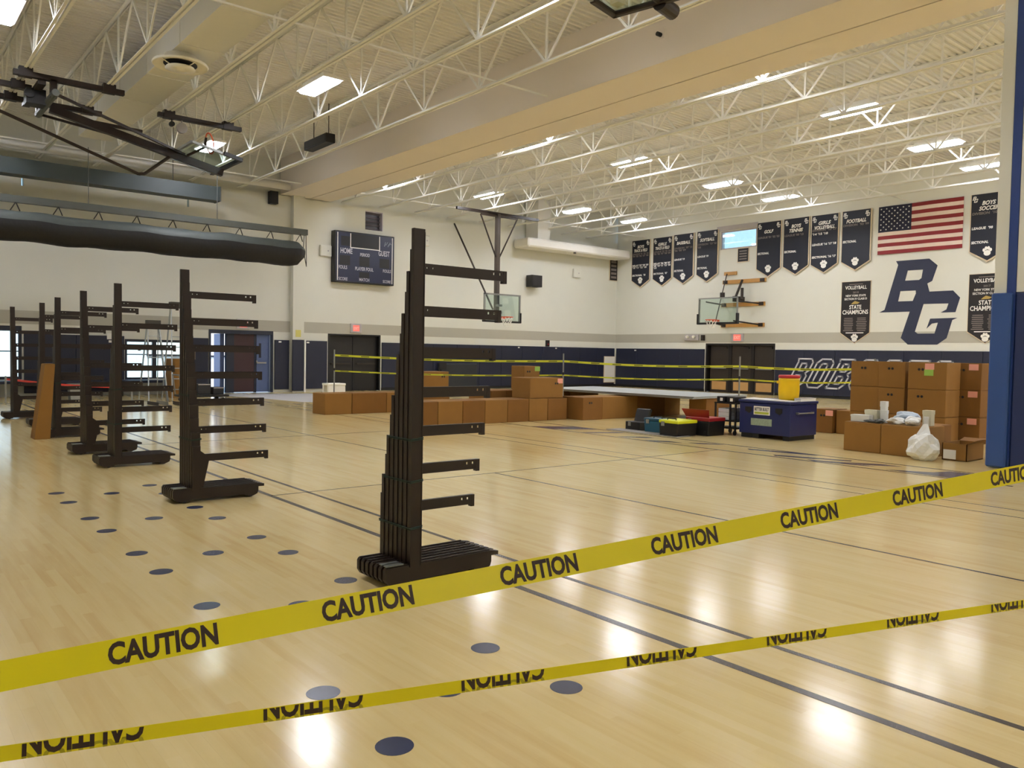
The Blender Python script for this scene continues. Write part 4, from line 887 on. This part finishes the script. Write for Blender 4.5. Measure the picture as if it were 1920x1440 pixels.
TA = Vector((.505, 2.264, .693)); TB = Vector((3.675, 1.31, 1.007)); TD = (TB-TA)/6
tape('caution_tape', 'upper yellow tape printed CAUTION across the foreground', TA, TD, -1.9, 8.2, .0762, (.62, -.1), False)
KS = .9137
LA = EYE+(Vector((.328, 2.397, .438))-EYE)*KS; LB = EYE+(Vector((3.229, 1.512, .429))-EYE)*KS; LD = (LB-LA)/5
tape('caution_tape', 'lower folded yellow tape with upside-down CAUTION print', LA, LD, -1.7, 8.0, .036, (.25, 0), True)
ends = ((TA+TD*-1.9, LA+LD*-1.7), (TA+TD*8.2, LA+LD*8.0))
for (e1, e2), nm in zip(ends, ('at the near left end', 'at the far right end')):
    x, y = e1.x, e1.y
    t = thing('stanchion', 'slim stanchion holding the foreground tapes %s, out of frame' % nm, 'stanchion', (x, y, 0), 'foreground stanchions')
    MB().tube((x, y, .03), (x, y, 1.3), .02, n=10).tube((e2.x, e2.y, e2.z), (x, y, e2.z), .008, n=6).build('post', STEEL, t); MB().lathe((x, y, 0), [(.16, 0), (.16, .02), (.03, .035)], 20).build('foot', BLACK, t)

# ------------------------------------------------------------------ things hung from the roof
DUCT = M('painted duct', (216, 214, 204), .55, var=.03); DSIDE = M('bare grey duct side', (160, 166, 158), .5)
t = thing('supply_duct', 'long rectangular supply duct running between the joists', 'duct', (5.2, 8, 7.2))
for k in range(17):
    y = YF+.2+k*2.2
    box1('duct_section', DUCT, t, 4.78, 5.6, y+.012, min(y+2.188, 25.0), 7.2, 7.8)
    if y+2.2 < 25: box1('flange', DUCT, t, 4.77, 5.61, y+2.19, y+2.21, 7.19, 7.81)
t = thing('air_diffuser', 'round white ceiling air diffuser below the supply duct', 'air diffuser', (5.0, 16.5, 6.95))
WD = M('white diffuser', (232, 226, 206), .5)
MB().lathe((5.0, 16.5, 7.0), [(.3, .2), (.32, .12), (.5, .06), (.52, .03), (.5, 0), (.4, .04), (.32, .05)], 36).build('outer_cone', WD, t, smooth=True)
MB().lathe((5.0, 16.5, 7.0), [(.31, .045), (.31, .03)], 28).build('throat', BLACK, t)
MB().lathe((5.0, 16.5, 6.92), [(.05, .08), (.26, .06), (.28, .03), (.1, .02), (.08, 0)], 28).build('inner_cone', WD, t, smooth=True)
for a in range(4): MB().bar((5.0+.08*math.cos(a*1.57+.4), 16.5+.08*math.sin(a*1.57+.4), 6.93), (5.0+.45*math.cos(a*1.57+.4), 16.5+.45*math.sin(a*1.57+.4), 7.03), .015, .015).build('spoke', WD, t)
# rolled batting cage and its beam
CAGEY = 24.5
t = thing('cage_beam', 'grey steel beam carrying the rolled net, near the far wall', 'beam', (4, CAGEY, 5.2))
MB().box(XL+.1, 11.38, CAGEY-.1, CAGEY+.1, 5.2, 5.38).build('beam', GREYMET, t)
for x in (-2, 1.5, 5, 8.5): MB().tube((x, CAGEY, 5.38), (x, CAGEY, ZC), .01, n=6).build('hanger_cable', GREYMET, t)
BAG = M('black net bag', (22, 21, 23), .6, var=.25, scale=9, bump=.6); BAGG = M('grey bag top', (70, 76, 74), .6, var=.15, scale=6, bump=.4)
t = thing('net_roll', 'long black sagging net roll tied under the grey beam', 'net roll', (4, CAGEY, 4.2))
def roll(a0, a1, rz, mat, name, grow=0):
    mb = MB(); n, m = 60, 14; vs = []
    for k in range(n+1):
        f = k/n; x = XL+.3+f*(11.28-XL-.3)
        e = min(1, math.sqrt(max(0, 1-max(0, (x-10.85)/.43)**2))*.65+.36) if x > 10.85 else 1; sag = .03*math.sin(x*2.3)+.02*math.sin(x*5.1+1)
        for q in range(m+1):
            a = a0+(a1-a0)*q/m
            vs.append((x, CAGEY+(.36*e+grow+.01*math.sin(x*7+q))*math.cos(a), 4.62+sag*.5+(rz*e+grow+.012*math.sin(x*4+q*1.3))*math.sin(a)))
    fs = [(k*(m+1)+q, k*(m+1)+q+1, (k+1)*(m+1)+q+1, (k+1)*(m+1)+q) for k in range(n) for q in range(m)]
    fs += [tuple(range(m, -1, -1)), tuple(n*(m+1)+q for q in range(m+1))]
    return mb.add(vs, fs).build(name, mat, t, smooth=True)
roll(math.pi*.93, math.pi*2.07, .42, BAG, 'lower_bag', .012); roll(0, math.pi, .36, BAGG, 'upper_wrap')
for k in range(15):
    x = XL+1+k*.98
    if x > 11.2: break
    MB().bar((x-.12, CAGEY-.05, 4.98), (x, CAGEY-.1, 5.2), .03, .02).bar((x+.1, CAGEY-.05, 4.98), (x, CAGEY-.1, 5.2), .02, .02).build('strap', BLACK, t)
    if k % 3 == 0: ring(MB(), (0, 0, 0), .37, .012, 24, 6)
MB().path([(11.3, CAGEY, 5.2), (11.2, CAGEY-.15, 4.75), (11.3, CAGEY-.1, 4.35), (11.38, CAGEY, 4.2), (11.36, CAGEY, 5.2)], .012).build('end_rope', BLACK, t)
t = thing('grey_hood', 'long dark grey metal housing above the net beam', 'housing', (3, 25.4, 6.07))
box1('casing', M('dark grey casing', (60, 70, 72), .5, var=.15, scale=2), t, XL+.2, 8.82, 25.2, 25.7, 6.07, 6.5); box1('end_cap', GREYMET, t, 8.82, 8.86, 25.19, 25.71, 6.06, 6.51)
for x in (-1, 3, 7.5): MB().tube((x, 25.45, 6.5), (x, 25.45, ZD), .012, n=6).build('hanger_rod', GREYMET, t)
# folded hoop, left bay
h = thing('folded_hoop', 'dark folded basketball backstop slung high in the left bay', 'folded hoop', (4, 19.4, 5.4), 'gym hoops')
ZB = 6.82
for nm, a, b in (('clamp_beam', (2.45, 18.46, ZB), (4.45, 18.46, ZB)), ('clamp_beam', (2.45, 20.45, ZB), (4.45, 20.45, ZB)), ('clamp_beam', (.6, 19.42, ZB), (2.9, 19.42, ZB)), ('clamp_beam', (5.42, 19.52, ZB), (7.34, 19.52, ZB))):
    MB().bar(a, b, .12, .1).build(nm, BROWN, h)
for x, y in ((2.66, 18.46), (2.66, 20.45), (4.16, 18.46), (4.16, 20.45), (2.66, 19.42), (1.22, 19.42), (5.66, 19.52), (7.02, 19.52)): box1('beam_clamp', BROWN, h, x-.12, x+.12, y-.08, y+.08, ZB-.06, ZB+.12)
MB().bar((2.95, 18.5, ZB-.09), (2.95, 20.5, ZB-.09), .14, .08).build('cross_plate', BROWN2, h)
MB().tube((3.14, 18.2, 6.5), (3.14, 20.2, 6.5), .07, n=12).build('hinge_tube', GREYMET, h)
box1('hinge_bracket', BROWN, h, 3.08, 3.2, 18.4, 18.52, 6.45, 6.8); box1('hinge_bracket', BROWN, h, 3.08, 3.2, 20.02, 20.14, 6.45, 6.8)
MB().box(2.75, 3.1, 19.0, 19.35, 6.42, 6.72).tube((2.8, 18.95, 6.6), (2.8, 19.0, 6.6), .09, n=12).build('winch_motor', BLACK, h)
MB().bar((3.2, 19.2, 6.42), (6.78, 19.2, 5.64), .13, .16).build('mast', BROWN, h)
MB().bar((3.2, 18.3, 6.48), (5.9, 19.15, 5.92), .05, .05).build('mast_brace', BROWN, h); MB().bar((3.2, 20.1, 6.48), (5.5, 19.25, 5.98), .05, .05).build('mast_brace', BROWN, h)
MB().path([(.6, 19.2, 6.75), (2.3, 19.2, 6.2), (4.92, 19.2, 5.34), (5.05, 19.2, 5.36), (5.6, 19.2, 5.84)], .035, 8).build('fold_arm', BROWN, h)
MB().path([(5.95, 19.1, 5.9), (6.2, 18.7, 6.05), (6.2, 18.6, 6.25)], .03, 8).path([(5.6, 19.3, 5.95), (5.5, 19.9, 6.15), (5.3, 20.0, 6.25)], .03, 8).build('board_arm', BROWN, h)
MB().bar((4.0, 19.2, 6.3), (5.0, 19.2, 6.28), .08, .06).build('actuator', BROWN, h)
bmb = MB(); dx, dz = .977, -.213
def bp(s, y, e=0): return (5.78+dx*s-dz*e*-1, y, 6.02+dz*s+dx*e)
bmb.add([bp(0, 18.25), bp(1.07, 18.25), bp(1.07, 20.08), bp(0, 20.08), bp(0, 18.25, .015), bp(1.07, 18.25, .015), bp(1.07, 20.08, .015), bp(0, 20.08, .015)], [(3,2,1,0),(4,5,6,7),(0,1,5,4),(1,2,6,5),(2,3,7,6),(3,0,4,7)])
bb = bmb.build('backboard', BOARDG, h)
MB().bar(bp(0, 18.25), bp(1.07, 18.25), .06, .05).bar(bp(0, 20.08), bp(1.07, 20.08), .06, .05).bar(bp(0, 18.25), bp(0, 20.08), .06, .05).build('rim_frame', STEEL, bb)
MB().bar(bp(1.09, 18.2), bp(1.09, 20.12), .08, .08).bar(bp(.7, 18.2), bp(1.12, 18.2), .08, .08).build('edge_padding', BLACK, bb)
rm = link('rim', ring(MB(), (0, 0, 0), .23, .016).mesh('rim', ORANGE), h, (2.45, -.3, .86)); rm.rotation_euler = (0, 1.35, 0)
MB().tube((5.95, 19.52, 6.77), (5.95, 19.52, 6.68), .02, n=6).tube((5.95, 19.48, 6.6), (5.95, 19.56, 6.6), .12, n=18).build('pulley', GREYF, h); MB().tube((5.72, 19.5, 6.77), (5.72, 19.5, 6.7), .015, n=6).tube((5.72, 19.46, 6.65), (5.72, 19.54, 6.65), .06, n=12).build('pulley', BLACK, h)
# second folded hoop, cut by the top of the picture
h = thing('folded_hoop', 'corner of a folded backboard cut off by the top edge', 'folded hoop', (7.3, 6.9, 6.0), 'gym hoops')
a = Vector((7.82, 7.58, 6.0)); u = Vector((-.95, -.3, 0)).normalized(); v = Vector((.22, -.975, 0)).normalized()
u = Vector((v.y, -v.x, 0)) if Vector((v.y, -v.x, 0)).x < 0 else Vector((-v.y, v.x, 0))
def q(s, r, z=0): return a+u*s+v*r+Vector((0, 0, z))
MB().add([q(.05,.05,.01),q(1.05,.05,.01),q(1.05,1.78,.01),q(.05,1.78,.01),q(.05,.05,.025),q(1.05,.05,.025),q(1.05,1.78,.025),q(.05,1.78,.025)], [(3,2,1,0),(4,5,6,7),(0,1,5,4),(1,2,6,5),(2,3,7,6),(3,0,4,7)]).build('backboard', BOARDG, h)
MB().bar(q(0,0), q(0,1.83), .09, .07).bar(q(-.04,.04), q(.55,.04), .09, .07).bar(q(-.04,1.79), q(.55,1.79), .09, .07).build('edge_padding', BROWN, h, bevel=.015)
MB().bar(q(.5,.04), q(1.09,.04), .05, .04).bar(q(.5,1.79), q(1.09,1.79), .05, .04).bar(q(1.09,.0), q(1.09,1.83), .05, .04).build('rim_frame', STEEL, h)
MB().box(7.62, 7.76, 7.28, 7.42, 6.03, 6.1).build('corner_block', CREAM, h)
MB().tube((7.98, 6.9, 6.0), (8.34, 6.98, 6.0), .1, n=16).tube((7.6, 6.82, 6.06), (8.0, 6.9, 6.02), .06, n=12).build('mast_end', BROWN, h)
MB().bar((8.1, 6.93, 6.05), (8.3, 6.5, ZC), .07, .07).bar((6.9, 6.6, 6.05), (7.0, 6.4, ZC), .07, .07).bar((6.9, 6.6, 6.08), (8.1, 6.9, 6.06), .07, .07).build('mast', BROWN, h)
t = thing('sensor', 'small black sensor on the flat side of the soffit', 'sensor', (11.5, 10.0, 7.5))
MB().tube((11.44, 9.93, 7.4), (11.56, 9.93, 7.4), .04, n=10).build('body', BLACK, t); box1('plate', SOFFIT, t, 11.54, 11.56, 9.85, 10.0, 7.34, 7.5)

# ------------------------------------------------------------------ clutter at the far left
def ladder(label, x, y, h_, w_):
    t = thing('stepladder', label, 'stepladder', (x, y, 0), 'stepladders by the window')
    AL = M('aluminium', (170, 176, 180), .35, metal=.6)
    for s in (-1, 1):
        MB().bar((x+s*w_/2, y-.5, 0), (x+s*w_*.3, y-.02, h_), .03, .07).build('rail', AL, t); MB().bar((x+s*w_/2, y+.5, 0), (x+s*w_*.3, y+.06, h_), .025, .04).build('rear_rail', AL, t)
    n = int(h_/.3)
    for k in range(1, n):
        f = k*.3/h_; ww = w_/2-(w_*.2)*f
        MB().box(x-ww, x+ww, y-.5+.48*f-.04, y-.5+.48*f+.04, k*.3, k*.3+.025).build('step', AL, t)
    box1('top_cap', M('dark ladder cap', (62, 60, 54), .5), t, x-w_*.36, x+w_*.36, y-.1, y+.12, h_-.02, h_+.16)
ladder('shorter aluminium stepladder before the second window', 6.54, 24.0, 2.1, .5); ladder('taller stepladder half behind the second bleacher frame', 7.22, 24.1, 2.65, .55)
carton('tan carton standing beside the stepladders', 7.3, 7.9, 25.0, 25.5, 0, 1.17, CARD, None, None, 'cartons at the far left')
t = thing('low_bench', 'long low navy bench under the left windows', 'bench', (5, 26.3, 0)); box1('seat', NAVY, t, .6, 8.2, 26.2, 26.9, .4, .48, bevel=.01)
for x in (.8, 2.6, 4.4, 6.2, 7.9): box1('leg', BLACK, t, x, x+.1, 26.25, 26.85, 0, .4)
t = thing('danger_tape', 'red danger tape sagging in front of the far bench', 'danger tape', (4.5, 25.0, 1.0)); R_ = M('red danger tape', (206, 60, 48), .5)
pts = [Vector((3.0+.33*k, 24.0, .62-.028*k-.05*math.sin(math.pi*k/9))) for k in range(10)]; mb = MB()
for a_, b_ in zip(pts, pts[1:]): mb.bar(a_, b_, .003, .05)
mb.build('tape', R_, t); box1('post', STEEL, t, 2.96, 3.0, 23.98, 24.02, 0, .7); box1('post', STEEL, t, 5.96, 6.0, 23.98, 24.02, 0, .5)
for k, (x, m_, lb) in enumerate(((4.15, GREYF, 'grey plastic crate near the red tape post'), (4.75, STEEL, 'silver metal bin under the red tape'))):
    t = thing('storage_bin', lb, 'bin', (x, 25.0, 0)); MB().prism([(x-.13, 0), (x+.13, 0), (x+.16, .42), (x-.16, .42)], 'y', 24.85, 25.2).build('body', m_, t); MB().box(x-.17, x+.17, 24.83, 25.22, .42, .45).build('lip', m_, t)
rnd = random.Random(5)
for k in range(9):
    x = 6.0+k*.27; y = 21.9+rnd.uniform(-.2, .2); an = rnd.uniform(-.2, .2); l = rnd.uniform(.25, .4)
    t = thing('metal_bracket', 'loose angle bracket in the floor pile, %s piece counting away from the red tape' % (ORD+['ninth'])[k], 'bracket', (x, y, 0), 'metal brackets on the floor'); t.rotation_euler.z = an
    m_ = STEEL if k % 2 else BROWN
    link('flange', MB().box(-.03, .03, -l, l, 0, .012).mesh('flange', m_), t); link('web', MB().box(-.03, -.02, -l, l, .012, .09).mesh('web', m_), t)
t = thing('parts_cart', 'dark flat cart loaded with hardware by the tan carton', 'cart', (7.6, 22.9, 0)); box1('deck', BLACK, t, 6.9, 8.2, 22.6, 23.3, .14, .2, bevel=.01)
for x in (7.05, 8.05):
    for y in (22.7, 23.2): MB().tube((x, y-.025, .06), (x, y+.025, .06), .06, n=12).build('wheel', BLACK, t)
MB().path([(6.92, 22.65, .2), (6.85, 22.65, .75), (6.85, 23.25, .75), (6.92, 23.25, .2)], .018, 8).build('push_handle', STEEL, t)
for k, (x, w_, h_) in enumerate(((7.15, .3, .22), (7.55, .35, .3), (7.95, .3, .2))):
    c = thing('hardware_bin', 'dark hardware bin on the flat cart, %s' % ('by its handle', 'the tallest in the middle', 'at the carton end')[k], 'bin', (x, 22.95, .201)); box1('body', M('dark bin', (38, 38, 42), .5), c, x-w_/2, x+w_/2, 22.75, 23.2, .202, .2+h_, bevel=.01); box1('rim', GREYF, c, x-w_/2+.01, x+w_/2-.01, 22.74, 22.75, .17+h_, .2+h_)
t = thing('step_stool', 'white plastic step stool behind the back row of cartons', 'step stool', (10.6, 21.0, 0))
box1('top', WHITE, t, 10.35, 10.9, 20.8, 21.2, .5, .56, bevel=.01); MB().prism([(20.8, 0), (20.86, 0), (20.9, .5), (20.82, .5)], 'x', 10.36, 10.89).build('front_leg', WHITE, t); MB().prism([(21.2, 0), (21.14, 0), (21.1, .5), (21.18, .5)], 'x', 10.36, 10.89).build('rear_leg', WHITE, t)
t = thing('dust_sheet', 'pale plastic dust sheet on the floor before the open doorway', 'dust sheet', (10.8, 23.6, 0))
MB().prism([(8.7, 26.3), (12.4, 25.6), (12.6, 24.6), (10.25, 21.4), (9.9, 21.6), (9.6, 23.6)], 'z', .002, .006).build('sheet', M('pale plastic film', (206, 204, 204), .4, bump=.4, scale=4), t)
